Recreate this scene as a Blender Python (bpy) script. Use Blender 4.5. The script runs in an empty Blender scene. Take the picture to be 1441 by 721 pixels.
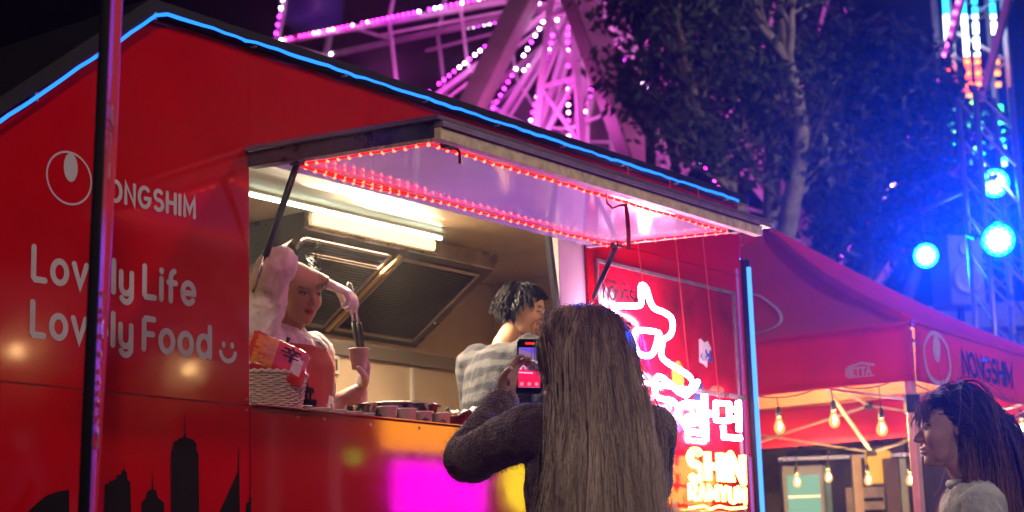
import bpy, bmesh, math, random
import numpy as np
from mathutils import Vector, Matrix, noise as mnoise
random.seed(7); RNG = np.random.default_rng(7)
SC = bpy.context.scene
COL = SC.collection
PI = math.pi
# ------------------------------------------------------------------ camera
FPX, PITCH, ROLL, CAMZ = 2500.0, math.radians(11.2), math.radians(-1.77), 0.95
PW, PH = 1441.0, 721.0
F_ = Vector((0, math.cos(PITCH), math.sin(PITCH)))
_u0 = Vector((1, 0, 0)).cross(F_)
R_ = math.cos(ROLL) * Vector((1, 0, 0)) + math.sin(ROLL) * _u0
U_ = R_.cross(F_)
CAM = Vector((0, 0, CAMZ))
cd = bpy.data.cameras.new('camera'); co = bpy.data.objects.new('camera', cd); COL.objects.link(co)
cd.sensor_width = 36; cd.lens = FPX / PW * 36; cd.clip_start = 0.05; cd.clip_end = 2000
m = Matrix((R_, U_, -F_)).transposed().to_4x4(); m.translation = CAM
co.matrix_world = m
cd.dof.use_dof = True; cd.dof.focus_distance = 5.6; cd.dof.aperture_fstop = 4.3; cd.dof.aperture_blades = 0
SC.camera = co
# ------------------------------------------------------------------ world, moon-like sun, exposure
wd = bpy.data.worlds.new('World'); SC.world = wd; wd.use_nodes = True
nt = wd.node_tree; nt.nodes.clear()
sky = nt.nodes.new('ShaderNodeTexSky'); sky.sky_type = 'NISHITA'; sky.sun_disc = False
sky.sun_elevation = math.radians(-5.0); sky.sun_rotation = math.radians(60)
tint = nt.nodes.new('ShaderNodeMixRGB'); tint.blend_type = 'MULTIPLY'; tint.inputs[0].default_value = 1
tint.inputs[2].default_value = (0.55, 0.38, 1.6, 1)
bg = nt.nodes.new('ShaderNodeBackground'); bg.inputs[1].default_value = 0.03
wo = nt.nodes.new('ShaderNodeOutputWorld')
nt.links.new(sky.outputs[0], tint.inputs[1]); nt.links.new(tint.outputs[0], bg.inputs[0]); nt.links.new(bg.outputs[0], wo.inputs[0])
sl = bpy.data.lights.new('sun', 'SUN'); sl.energy = 0.02; sl.angle = math.radians(3); sl.color = (.7, .8, 1)
so = bpy.data.objects.new('sun', sl); COL.objects.link(so); so.rotation_euler = (math.radians(50), 0, math.radians(60))
SC.view_settings.view_transform = 'Standard'; SC.view_settings.look = 'None'
SC.view_settings.exposure = 0.22; SC.view_settings.gamma = 1
SC.cycles.max_bounces = 7; SC.cycles.glossy_bounces = 4; SC.cycles.diffuse_bounces = 3
SC.cycles.transmission_bounces = 5; SC.cycles.transparent_max_bounces = 8
SC.cycles.sample_clamp_indirect = 4.0; SC.cycles.caustics_reflective = False; SC.cycles.caustics_refractive = False
SC.cycles.use_denoising = True
# ------------------------------------------------------------------ pixel helpers (a pixel gives a direction only)
def ray(px, py): return F_ + (px - 720.5) / FPX * R_ - (py - 360.5) / FPX * U_
def dep(px, py, D): return CAM + ray(px, py) * D
AT = math.radians(36.44)
LV = Vector((math.sin(AT), math.cos(AT), 0)); NV = Vector((math.cos(AT), -math.sin(AT), 0)); CT = -4.1
def wl(u, d, z): return LV * u + NV * (CT - d) + Vector((0, 0, z))       # truck-local to world
def onf(px, py, d=0.0):                                                  # pixel -> world on the plane parallel to the truck side, d behind it
    r = ray(px, py); t = (CT - d) / r.dot(NV); return CAM + r * t
def loc(P): P = Vector(P) - NV * CT; return Vector((P.dot(LV), -P.dot(NV), P.z))
def onl(px, py, d=0.0): return loc(onf(px, py, d))
# ------------------------------------------------------------------ materials
MATS = {}
def mat(name, col=(.5, .5, .5), rough=.5, metal=0, var=0.0, vscale=8, bump=0.0, bscale=60, coat=0, sheen=0, spec=.5, emis=None, es=0, sss=0, alpha=1, trans=0, attr=None, rvar=0.0):
    if name in MATS: return MATS[name]
    M = bpy.data.materials.new(name); M.use_nodes = True; N = M.node_tree.nodes; K = M.node_tree.links
    b = N['Principled BSDF']
    b.inputs['Base Color'].default_value = (*col, 1); b.inputs['Roughness'].default_value = rough; b.inputs['Metallic'].default_value = metal
    b.inputs['Coat Weight'].default_value = coat; b.inputs['Coat Roughness'].default_value = .06
    b.inputs['Sheen Weight'].default_value = sheen; b.inputs['Specular IOR Level'].default_value = spec
    b.inputs['Transmission Weight'].default_value = trans; b.inputs['Alpha'].default_value = alpha
    if sss: b.inputs['Subsurface Weight'].default_value = sss; b.inputs['Subsurface Radius'].default_value = (.02, .007, .004); b.inputs['Subsurface Scale'].default_value = .5
    if emis: b.inputs['Emission Color'].default_value = (*emis, 1); b.inputs['Emission Strength'].default_value = es
    src = None
    tc = N.new('ShaderNodeTexCoord')
    if attr:
        a = N.new('ShaderNodeAttribute'); a.attribute_name = attr; src = a.outputs['Color']
        K.new(src, b.inputs['Base Color'])
    if var > 0:
        n = N.new('ShaderNodeTexNoise'); n.inputs['Scale'].default_value = vscale; n.inputs['Detail'].default_value = 6; n.inputs['Roughness'].default_value = .6
        K.new(tc.outputs['Object'], n.inputs['Vector'])
        mr = N.new('ShaderNodeMapRange'); mr.inputs[1].default_value = .3; mr.inputs[2].default_value = .7; mr.inputs[3].default_value = 1 - var; mr.inputs[4].default_value = 1 + var
        K.new(n.outputs[0], mr.inputs[0])
        mx = N.new('ShaderNodeVectorMath'); mx.operation = 'SCALE'
        if src: K.new(src, mx.inputs[0])
        else: mx.inputs[0].default_value = col
        K.new(mr.outputs[0], mx.inputs['Scale']); K.new(mx.outputs[0], b.inputs['Base Color'])
    if rvar > 0:
        n2 = N.new('ShaderNodeTexNoise'); n2.inputs['Scale'].default_value = 3.5; n2.inputs['Detail'].default_value = 8; n2.inputs['Roughness'].default_value = .65
        K.new(tc.outputs['Object'], n2.inputs['Vector'])
        m2 = N.new('ShaderNodeMapRange'); m2.inputs[1].default_value = .35; m2.inputs[2].default_value = .75; m2.inputs[3].default_value = max(rough - rvar, .02); m2.inputs[4].default_value = rough + rvar
        K.new(n2.outputs[0], m2.inputs[0]); K.new(m2.outputs[0], b.inputs['Roughness'])
    if bump > 0:
        n3 = N.new('ShaderNodeTexNoise'); n3.inputs['Scale'].default_value = bscale; n3.inputs['Detail'].default_value = 4
        K.new(tc.outputs['Object'], n3.inputs['Vector'])
        bp = N.new('ShaderNodeBump'); bp.inputs['Strength'].default_value = bump; bp.inputs['Distance'].default_value = .01
        K.new(n3.outputs[0], bp.inputs['Height']); K.new(bp.outputs[0], b.inputs['Normal'])
    MATS[name] = M; return M
def glow(name, col, st, sample=True):
    if name in MATS: return MATS[name]
    M = bpy.data.materials.new(name); M.use_nodes = True; N = M.node_tree.nodes; N.clear()
    e = N.new('ShaderNodeEmission'); e.inputs[0].default_value = (*col, 1); e.inputs[1].default_value = st
    o = N.new('ShaderNodeOutputMaterial'); M.node_tree.links.new(e.outputs[0], o.inputs[0])
    if not sample:
        M.cycles.emission_sampling = 'NONE'
    MATS[name] = M; return M
# ------------------------------------------------------------------ objects
def tag(o, label=None, cat=None, group=None, kind=None):
    if label: o['label'] = label
    if cat: o['category'] = cat
    if group: o['group'] = group
    if kind: o['kind'] = kind
    return o
def thing(name, label, cat, location=(0, 0, 0), rotz=0, group=None):
    o = bpy.data.objects.new(name, None); COL.objects.link(o); o.location = location; o.rotation_euler = (0, 0, rotz); o.empty_display_size = .1
    return tag(o, label, cat, group)
def link(name, me, parent=None, location=None):
    o = bpy.data.objects.new(name, me); COL.objects.link(o)
    if parent: o.parent = parent
    if location is not None: o.location = location
    return o
def copy_tree(o, parent=None):
    c = o.copy(); COL.objects.link(c); c.parent = parent
    for ch in list(o.children): copy_tree(ch, c)
    return c
def lamp(name, kind, parent, location, energy, color, size=.1, aim=None, angle=None):
    ld = bpy.data.lights.new(name, kind); ld.energy = energy; ld.color = color
    if kind == 'AREA': ld.size = size
    else: ld.shadow_soft_size = size
    if kind == 'SPOT': ld.spot_size = angle or 1.5; ld.spot_blend = .6
    o = bpy.data.objects.new(name, ld); COL.objects.link(o); o.parent = parent; o.location = location
    if aim is not None: o.rotation_euler = Vector(aim).to_track_quat('-Z', 'Y').to_euler()
    return o
class MB:
    def __init__(s, off=None): s.v = []; s.f = []; s.off = Vector(off) if off is not None else Vector((0, 0, 0)); s.col = None
    def add(s, vs, fs):
        b = len(s.v); s.v += [tuple(Vector(p) - s.off) for p in vs]; s.f += [tuple(i + b for i in f) for f in fs]; return s
    def box(s, c, size, rot=None):
        c = Vector(c); h = Vector(size) * .5; vs = []
        for x in (-1, 1):
            for y in (-1, 1):
                for z in (-1, 1):
                    p = Vector((x * h.x, y * h.y, z * h.z))
                    if rot: p = rot @ p
                    vs.append(c + p)
        return s.add(vs, [(0, 1, 3, 2), (4, 6, 7, 5), (0, 4, 5, 1), (2, 3, 7, 6), (0, 2, 6, 4), (1, 5, 7, 3)])
    def bx(s, x0, x1, y0, y1, z0, z1): return s.box(((x0 + x1) / 2, (y0 + y1) / 2, (z0 + z1) / 2), (x1 - x0, y1 - y0, z1 - z0))
    def tube(s, pts, rad, n=8, caps=True, closed=False, ref=None):
        pts = [Vector(p) for p in pts]; m = len(pts)
        if not isinstance(rad, (list, tuple)): rad = [rad] * m
        vs = []; fs = []; pn = None
        for i, p in enumerate(pts):
            a = pts[(i - 1) % m] if (i or closed) else p; b = pts[(i + 1) % m] if (i < m - 1 or closed) else p
            t = (b - a); t = t.normalized() if t.length > 1e-9 else Vector((0, 0, 1))
            if ref is not None: nn = Vector(ref) - t * t.dot(Vector(ref))
            elif pn is None: nn = t.orthogonal()
            else: nn = pn - t * t.dot(pn)
            if nn.length < 1e-6: nn = t.orthogonal()
            nn.normalize(); pn = nn; bb = t.cross(nn)
            r = rad[i]; ra, rb = r if isinstance(r, (list, tuple)) else (r, r)
            for k in range(n):
                an = 2 * PI * k / n; vs.append(p + nn * (math.cos(an) * ra) + bb * (math.sin(an) * rb))
        for i in range(m if closed else m - 1):
            j = (i + 1) % m
            for k in range(n): fs.append((i * n + k, i * n + (k + 1) % n, j * n + (k + 1) % n, j * n + k))
        if caps and not closed:
            fs.append(tuple(reversed(range(n)))); fs.append(tuple((m - 1) * n + k for k in range(n)))
        return s.add(vs, fs)
    def bar(s, a, b, w, h=None, up=(0, 0, 1)):
        a = Vector(a); b = Vector(b); t = (b - a).normalized(); u = Vector(up); sd = t.cross(u)
        if sd.length < 1e-4: sd = t.orthogonal()
        sd.normalize(); u = sd.cross(t); h = h or w
        vs = [e + sd * (x * w / 2) + u * (y * h / 2) for e in (a, b) for x, y in ((-1, -1), (1, -1), (1, 1), (-1, 1))]
        return s.add(vs, [(3, 2, 1, 0), (4, 5, 6, 7), (0, 1, 5, 4), (1, 2, 6, 5), (2, 3, 7, 6), (3, 0, 4, 7)])
    def lathe(s, prof, n=24, center=(0, 0, 0), axis=None):
        c = Vector(center); vs = []; fs = []
        q = Vector((0, 0, 1)).rotation_difference(Vector(axis)).to_matrix() if axis is not None else Matrix.Identity(3)
        for r, z in prof:
            for k in range(n): vs.append(c + q @ Vector((r * math.cos(2 * PI * k / n), r * math.sin(2 * PI * k / n), z)))
        for i in range(len(prof) - 1):
            for k in range(n): fs.append((i * n + k, i * n + (k + 1) % n, (i + 1) * n + (k + 1) % n, (i + 1) * n + k))
        return s.add(vs, fs)
    def prism(s, poly, fn, t0, t1):     # poly 2D -> fn(x,y,t) points
        n = len(poly); vs = [fn(x, y, t0) for x, y in poly] + [fn(x, y, t1) for x, y in poly]
        return s.add(vs, [tuple(reversed(range(n))), tuple(range(n, 2 * n))] + [(i, (i + 1) % n, n + (i + 1) % n, n + i) for i in range(n)])
    def ball(s, c, r, u=12, v=8):
        c = Vector(c); r = Vector(r) if isinstance(r, (list, tuple, Vector)) else Vector((r, r, r))
        vs = [c + Vector((0, 0, r.z))]; fs = []
        for i in range(1, v):
            a = PI * i / v
            for k in range(u): b = 2 * PI * k / u; vs.append(c + Vector((r.x * math.sin(a) * math.cos(b), r.y * math.sin(a) * math.sin(b), r.z * math.cos(a))))
        vs.append(c - Vector((0, 0, r.z))); e = len(vs) - 1
        for k in range(u): fs.append((0, 1 + k, 1 + (k + 1) % u)); fs.append((e, 1 + (v - 2) * u + (k + 1) % u, 1 + (v - 2) * u + k))
        for i in range(v - 2):
            for k in range(u): fs.append((1 + i * u + k, 1 + (i + 1) * u + k, 1 + (i + 1) * u + (k + 1) % u, 1 + i * u + (k + 1) % u))
        return s.add(vs, fs)
    def mesh(s, name, material=None, smooth=False):
        me = bpy.data.meshes.new(name); me.from_pydata(s.v, [], s.f); me.update()
        bm = bmesh.new(); bm.from_mesh(me); bmesh.ops.recalc_face_normals(bm, faces=bm.faces); bm.to_mesh(me); bm.free()
        if material: me.materials.append(material)
        if smooth: me.polygons.foreach_set('use_smooth', [True] * len(me.polygons))
        return me
    def build(s, name, material, parent=None, smooth=False, bevel=0):
        o = link(name, s.mesh(name, material, smooth), parent)
        if bevel:
            b = o.modifiers.new('bevel', 'BEVEL'); b.width = bevel; b.segments = 2; b.limit_method = 'ANGLE'
        return o
# ------------------------------------------------------------------ stroke lettering
def arc(cx, cy, rx, ry, a0, a1, n=14): return [(cx + rx * math.cos(math.radians(a0 + (a1 - a0) * i / n)), cy + ry * math.sin(math.radians(a0 + (a1 - a0) * i / n))) for i in range(n + 1)]
GL = {
 'L': (.5, [[(0, 1), (0, .08), (.08, 0), (.5, 0)]]), 'o': (.62, [arc(.31, .34, .31, .34, 0, 360, 24)]),
 'v': (.56, [[(0, .68), (.28, 0), (.56, .68)]]), 'e': (.6, [[(.03, .34), (.6, .34)] + arc(.31, .34, .3, .34, 8, 318, 20)]),
 'l': (.02, [[(0, 1), (0, 0)]]), 'i': (.02, [[(0, .68), (0, 0)], [(0, .92), (0, .96)]]),
 'y': (.5, [[(0, .68), (0, .25)] + arc(.25, .25, .25, .25, 180, 350, 10), [(.5, .68), (.5, -.05)] + arc(.25, -.05, .25, .23, 0, -150, 10)]),
 'f': (.38, [[(.12, 0), (.12, .75)] + arc(.33, .75, .21, .25, 180, 100, 8), [(0, .6), (.36, .6)]]),
 'F': (.48, [[(0, 0), (0, .92), (.08, 1), (.48, 1)], [(0, .5), (.42, .5)]]),
 'd': (.6, [arc(.3, .34, .3, .34, 0, 360, 24), [(.6, 1), (.6, 0)]]),
 'N': (.62, [[(0, 0), (0, 1), (.62, 0), (.62, 1)]]), 'O': (.8, [arc(.4, .5, .4, .5, 0, 360, 24)]),
 'G': (.78, [arc(.4, .5, .4, .5, 50, 340, 20) + [(.78, .45), (.45, .45)]]),
 'S': (.6, [arc(.3, .75, .27, .25, 40, 250, 12) + arc(.3, .26, .3, .26, 80, -140, 14)]),
 'H': (.6, [[(0, 0), (0, 1)], [(.6, 0), (.6, 1)], [(0, .5), (.6, .5)]]), 'I': (.02, [[(0, 0), (0, 1)]]),
 'M': (.76, [[(0, 0), (0, 1), (.38, .25), (.76, 1), (.76, 0)]]), 'R': (.56, [[(0, 0), (0, 1), (.3, 1)] + arc(.3, .74, .26, .26, 90, -90, 8) + [(0, .48)], [(.25, .48), (.56, 0)]]),
 'A': (.66, [[(0, 0), (.33, 1), (.66, 0)], [(.12, .32), (.54, .32)]]), 'Y': (.64, [[(0, 1), (.32, .5), (.64, 1)], [(.32, .5), (.32, 0)]]),
 'U': (.6, [[(0, 1), (0, .3)] + arc(.3, .3, .3, .3, 180, 360, 10) + [(.6, 1)]]),
 'B': (.55, [[(0, 0), (0, 1), (.28, 1)] + arc(.28, .76, .22, .24, 90, -90, 8) + [(0, .52)], [(.28, .52)] + arc(.28, .26, .26, .26, 90, -90, 8) + [(0, 0)]]),
 'E': (.48, [[(.48, 1), (0, 1), (0, 0), (.48, 0)], [(0, .5), (.4, .5)]]), 'T': (.56, [[(0, 1), (.56, 1)], [(.28, 1), (.28, 0)]]),
 'K': (.55, [[(0, 0), (0, 1)], [(.52, 1), (0, .45)], [(.15, .6), (.55, 0)]]), 'r': (.35, [[(0, .68), (0, 0)], [(0, .4)] + arc(.3, .36, .3, .3, 150, 80, 6)]),
 'a': (.55, [arc(.27, .34, .27, .34, 0, 360, 20), [(.55, .68), (.55, 0)]]), ' ': (.3, []),
}
SIN = [[(.48, 1.0), (.54, .86)], [(.18, .8), (.84, .8)], [(.34, .76), (.42, .58)], [(.68, .76), (.58, .58)], [(.06, .52), (.96, .54)], [(.22, .30), (.80, .32)], [(.52, .54), (.5, -.02)]]  # brush glyph
def resample(pl, step):
    out = [pl[0]]
    for a, b in zip(pl, pl[1:]):
        d = math.dist(a, b); n = max(1, int(d / step))
        out += [(a[0] + (b[0] - a[0]) * i / n, a[1] + (b[1] - a[1]) * i / n) for i in range(1, n + 1)]
    return out
def ribbon(mb, pl, w, fn, lift=0.0):
    """flat round-ended stroke of width w along a 2D polyline; fn(x,y,h) -> 3D"""
    pl = [p for i, p in enumerate(pl) if i == 0 or math.dist(p, pl[i - 1]) > 1e-5]
    closed = len(pl) > 3 and math.dist(pl[0], pl[-1]) < 1e-4
    if closed: pl = pl[:-1]
    n = len(pl); Lf = []; Rt = []
    for i in range(n):
        a = pl[(i - 1) % n] if (i or closed) else None; c = pl[(i + 1) % n] if (i < n - 1 or closed) else None; p = pl[i]
        d1 = Vector((p[0] - a[0], p[1] - a[1])).normalized() if a else None; d2 = Vector((c[0] - p[0], c[1] - p[1])).normalized() if c else None
        if d1 is None: d1 = d2
        if d2 is None: d2 = d1
        n1 = Vector((-d1.y, d1.x)); n2 = Vector((-d2.y, d2.x)); mm = n1 + n2
        mm = mm.normalized() if mm.length > .1 else n1
        k = w / 2 / max(.45, mm.dot(n1)); Lf.append((p[0] + mm.x * k, p[1] + mm.y * k)); Rt.append((p[0] - mm.x * k, p[1] - mm.y * k))
    vs = [fn(x, y, lift) for x, y in Lf] + [fn(x, y, lift) for x, y in Rt]
    fs = [(i, (i + 1) % n, n + (i + 1) % n, n + i) for i in range(n if closed else n - 1)]
    mb.add(vs, fs)
    if not closed:
        for p, q in ((pl[0], pl[1]), (pl[-1], pl[-2])):
            a0 = math.atan2(p[1] - q[1], p[0] - q[0]); pts = [(p[0] + w / 2 * math.cos(a0 + PI * (t / 8 - .5)), p[1] + w / 2 * math.sin(a0 + PI * (t / 8 - .5))) for t in range(9)]
            mb.add([fn(x, y, lift) for x, y in pts], [tuple(range(9))])
def text(mb, s, x, y, h, w, fn, gap=.3, xs=1.0, slant=0):
    for ch in s:
        wd_, st = GL[ch]
        for k, pl in enumerate(st):
            ribbon(mb, [(x + (px + slant * py) * h * xs, y + py * h) for px, py in pl], w, fn, .0006 * k)
        x += (wd_ + gap) * h * xs
    return x
def decal(name, material, parent, strokes_fn):
    mb = MB(); strokes_fn(mb); return mb.build(name, material, parent)
def brush_mark(mb, x, y, h, fn, wk=.13):
    for k, pl in enumerate(SIN): ribbon(mb, [(x + px * h, y + py * h) for px, py in resample(pl, .3)], h * wk, fn, .0004 * k)
# ================================================================== SETTING
gm = mat('asphalt', (.055, .052, .055), .6, var=.35, vscale=3, bump=.5, bscale=140, rvar=.2)
g = MB().bx(-150, 150, -80, 260, -.2, 0).build('ground', gm); tag(g, kind='structure')
# ------------------------------------------------------------------ FOOD TRUCK
RED = mat('red_vinyl', (.56, .002, .010), .12, spec=.4, coat=.25, var=.10, vscale=2.2, rvar=.07, bump=.03, bscale=3)
REDL = mat('red_counter_panel', (.50, .006, .010), .07, spec=.8, coat=.8, var=.08, vscale=2, rvar=.05, bump=.05, bscale=4)
DARK = mat('dark_roof_trim', (.012, .011, .02), .6, var=.2, spec=.2)
ALU = mat('aluminium', (.55, .55, .57), .35, metal=.9, var=.15, vscale=14, rvar=.12)
CREAM = mat('weathered_cream_profile', (.68, .60, .38), .5, var=.3, vscale=25, rvar=.15)
STEEL = mat('stainless', (.5, .48, .46), .25, metal=1, var=.12, vscale=10, rvar=.12)
WALLIN = mat('interior_panel', (.52, .40, .29), .45, var=.12, vscale=3, rvar=.12)
BLK = mat('black_plastic', (.012, .012, .014), .4, var=.2)
PRINT = mat('print_white', (.55, .53, .53), .45, var=.12, vscale=18)
PRINTK = mat('print_black', (.004, .004, .005), .5, spec=.15)
T = thing('food_truck', 'glossy red food truck with lettering, awning and lit service hatch', 'food truck', NV * CT, PI / 2 - AT)
U0, U1, ZB, ZS, ZO, ZR = 2.3, 7.40, .55, 1.617, 2.464, 2.825
APX = (3.655, ZR); SLP = .80
def yy(x, y, t): return Vector((x, t, y))
zn = lambda u: ZR - (APX[0] - u) * SLP if u < APX[0] else ZR
def panel(name, poly, m=RED, d0=0, d1=.03, bev=.002): return MB().prism(poly, yy, d0, d1).build(name, m, T, bevel=bev)
panel('side_panel', [(U0, ZS + .0015), (4.098, ZS + .0015), (4.098, ZR), APX, (U0, zn(U0))])
panel('side_panel', [(U0, ZB), (4.098, ZB), (4.098, ZS - .0015), (U0, ZS - .0015)])
panel('side_panel', [(4.100, ZO + .012), (4.72, ZO + .012), (4.72, ZR), (4.100, ZR)])
panel('side_panel', [(4.7215, ZO + .012), (U1, ZO + .012), (U1, ZR), (4.7215, ZR)])
panel('counter_front', [(4.100, ZB), (U1, ZB), (U1, ZS - .002), (4.100, ZS - .002)], REDL, -.006, .03)
panel('side_panel', [(6.085, ZS), (U1, ZS), (U1, ZO + .0105), (6.085, ZO + .0105)])
# shell: walls, roof, floor
WI = 1.50
panel('back_wall', [(U0, ZB), (U1, ZB), (U1, ZR), APX, (U0, zn(U0))], RED, WI, WI + .04)
MB().bx(U1 - .02, U1 + .012, .035, WI - .004, ZB, ZR - .004).build('end_wall', RED, T)
MB().bx(U0, U0 + .03, .035, WI - .004, ZB, zn(U0) - .05).build('nose_wall', RED, T)
MB().prism([(U0 - .03, zn(U0) + .004), (APX[0], ZR + .004), (U1 + .05, ZR + .004), (U1 + .05, ZR + .05), (APX[0] - .02, ZR + .05), (U0 - .03, zn(U0) + .055)], yy, -.035, WI + .05).build('roof', DARK, T, bevel=.004)
MB().bx(U0, U1, .035, WI - .004, ZB - .06, ZB + .07).build('floor', ALU, T)
# inner lining
MB().bx(3.47, 7.37, WI - .035, WI - .006, .62, 2.62).build('inner_back_wall', WALLIN, T)
MB().bx(3.47, 7.37, .045, WI - .04, 2.622, 2.65).build('ceiling_lining', WALLIN, T)
MB().bx(7.345, 7.375, .045, WI - .04, .625, 2.62).build('inner_end_wall', WALLIN, T)
MB().bx(3.44, 3.465, .045, WI - .04, .625, 2.62).build('inner_partition', WALLIN, T)
MB().bx(3.47, 4.096, .034, .043, .625, 2.615).build('inner_front_lining', WALLIN, T)
MB().bx(6.09, 7.34, .034, .043, .625, 2.615).build('inner_front_lining', WALLIN, T)
MB().bx(4.10, 6.083, .034, .06, 2.49, 2.615).build('hatch_header', WALLIN, T)
# jamb post at right of hatch with black gasket
MB().bx(5.895, 6.082, .012, .05, ZS + .001, ZO + .005).build('hatch_post', mat('warm_white_panel', (.66, .60, .55), .4, var=.08), T, bevel=.003)
MB().bar((5.835, .02, 2.44), (5.885, .02, 2.10), .022).build('hatch_gasket', BLK, T)
# counter shelf
MB().bx(4.103, 6.08, -.03, .05, ZS - .0005, ZS + .004).build('counter_edge', REDL, T, bevel=.001)
MB().bx(4.103, 7.34, .052, .52, 1.588, 1.606).build('worktop', STEEL, T, bevel=.002)
MB().bx(5.0, 7.34, .95, WI - .04, 1.46, 1.5).build('back_bench', STEEL, T, bevel=.003)
# wheels and drawbar
for u in (4.7, 5.55):
    w = MB().lathe([(.0, -.1), (.20, -.1), (.30, -.1), (.33, -.07), (.33, .07), (.30, .1), (.2, .1), (0, .1)], 28, (u, .16, .33), (0, 1, 0)).build('wheel', mat('rubber', (.02, .02, .02), .8, var=.2), T, True)
    MB().lathe([(0, -.004), (.1, -.004), (.18, -.014), (.2, .0)], 20, (u, .055, .33), (0, 1, 0)).build('rim', ALU, w, True)
MB().bar((U0, WI / 2, .5), (U0 - .9, WI / 2, .5), .08).build('drawbar', DARK, T)
# rivets, seam trims
rv = MB().lathe([(0, .004), (.004, .003), (.0065, 0)], 10, (0, 0, 0), (0, -1, 0)).mesh('rivet', mat('rivet', (.5, .1, .1), .3, metal=.8))
for px, py in ((345, 563), (345, 578), (455, 590), (588, 603), (418, 588), (520, 597)):
    p = onl(px, py); link('rivet', rv, T, (p.x, -.006, p.z))
MB().bx(U0, 4.097, -.0015, .001, ZS - .0012, ZS + .0012).build('panel_seam', mat('seam', (.22, .01, .01), .4), T)
# print on the side: egg mark, words, skyline
fP = lambda x, y, h: Vector((x, -.002 - h, y))
def egg(mb):
    c = onl(97, 251); rx, rz = .083, .079
    ribbon(mb, [(c.x + (px - .5) * rx * 2, c.z + (py - .5) * 2 * rz) for px, py in arc(.5, .5, .5, .5, 0, 360, 48)], .006, fP)
    c2 = onl(99, 236)
    e = arc(c2.x, c2.z, .026, .044, 0, 360, 30)[:-1]; mb.add([fP(x, y, 0) for x, y in e], [tuple(range(len(e)))])
decal('egg_mark', PRINT, T, egg)
def w1(mb):
    p0 = onl(118, 262)
    text(mb, 'NONGSHIM', 3.449, 2.203, .061, .0130, fP, gap=.36, xs=.90)
decal('lettering', PRINT, T, w1)
def words(ws, x, y, h, w):
    for wd_ in ws:
        mb = MB(); x = text(mb, wd_, x, y, h, w, fP, gap=.33, xs=.88) + .3 * h * .88; mb.build('lettering', PRINT, T)
    return x
words(('Lovely', 'Life'), 3.225, 1.922, .094, .0185)
xe = words(('Lovely', 'Food'), 3.225, 1.760, .094, .0185) - .003
for dx in (.012, .05):
    decal('smile_eye', PRINT, T, lambda mb: mb.add([fP(a, b, 0) for a, b in arc(xe + dx, 1.806, .0085, .0105, 0, 360, 14)[:-1]], [tuple(range(14))]))
decal('smile_mouth', PRINT, T, lambda mb: ribbon(mb, arc(xe + .031, 1.787, .033, .033, 190, 350, 14), .0145, fP))
def sky_poly(pts):
    pts = [onl(px, py) for px, py in pts]; mb = MB()
    poly = [(p.x, p.z) for p in pts]; poly = poly + [(poly[-1][0], .9), (poly[0][0], .9)]
    mb.add([fP(x, y, 0) for x, y in poly], [tuple(range(len(poly)))]); mb.build('skyline_tower', PRINTK, T)
sky_poly([(38, 721), (52, 708), (64, 698), (80, 692), (97, 689), (97, 721)])
sky_poly([(146, 718), (147, 682), (152, 681), (152, 678), (163, 675), (163, 669), (170, 668), (171, 662), (173.6, 662), (174.3, 648), (175, 662), (178, 665), (179, 676), (183, 678), (184, 721)])
sky_poly([(198, 721), (199, 706), (204, 702), (206, 692), (210, 690), (213, 688), (214.2, 656), (215.2, 688), (219, 690), (222, 701), (230, 707), (231, 721)])
sky_poly([(240, 721), (240, 637), (242, 632), (243, 626), (243, 622), (249, 620), (251, 617), (257, 616), (258.3, 612), (258.8, 582), (259.6, 582), (260.3, 612), (262, 616), (270, 618), (273, 621), (276, 624), (276, 634), (279, 639), (280, 721)])
sky_poly([(308, 721), (318, 700), (326, 682), (333, 667), (334.3, 664), (334.8, 630), (335.8, 628), (336.4, 664), (337, 721)])
sky_poly([(345, 721), (346, 708), (350, 706), (350, 700), (354, 697), (364, 697), (374, 699), (376, 706), (386, 710), (388, 721)])
sky_poly([(392, 721), (393, 662), (400, 661), (400.5, 650), (401.5, 661), (416, 662), (416.5, 652), (417.5, 662), (421, 663), (422, 721)])
# poster on the right panel
PF = mat('poster_frame', (.42, .40, .44), .35, metal=.8, var=.3, vscale=30)
PX0, PX1, PZ0, PZ1 = 6.15, 7.295, 1.10, 2.373
POST = mat('poster_print', (.34, .006, .02), .16, coat=.4, var=.5, vscale=5, rvar=.05)
po = MB().bx(PX0, PX1, -.006, -.002, PZ0, PZ1).build('poster', POST, T)
for a, b, c, e in ((PX0 - .012, PX1 + .012, PZ1, PZ1 + .014), (PX0 - .012, PX1 + .012, PZ0 - .014, PZ0), (PX0 - .012, PX0, PZ0, PZ1), (PX1, PX1 + .012, PZ0, PZ1)):
    MB().bx(a, b, -.014, -.001, c, e).build('frame', PF, po)
fQ = lambda x, y, h: Vector((x, -.008 - h, y))
decal('lettering', PRINTK, po, lambda mb: (text(mb, 'NONGSHIM', 6.19, 2.225, .055, .011, fQ, gap=.22), text(mb, 'Lovely Life', 6.20, 2.295, .022, .004, fQ, gap=.25)))
def egg2(mb):
    ribbon(mb, arc(6.10, 2.27, .05, .075, -88, 88, 20), .007, lambda x, y, h: Vector((x, -.0155 - h, y)))
def blob(mb):
    c = onl(990, 498); e = [(c.x - .055, c.z - .045), (c.x - .05, c.z + .06), (c.x - .03, c.z + .066), (c.x, c.z + .05), (c.x + .03, c.z + .062), (c.x + .058, c.z + .03), (c.x + .05, c.z - .005), (c.x + .02, c.z - .03), (c.x + .012, c.z - .065), (c.x - .02, c.z - .05)]
    mb.add([fQ(x, y, 0) for x, y in e], [tuple(range(len(e)))])
decal('badge', mat('badge_white', (.75, .75, .75), .3), po, blob)
cb = onl(990, 498)
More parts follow.
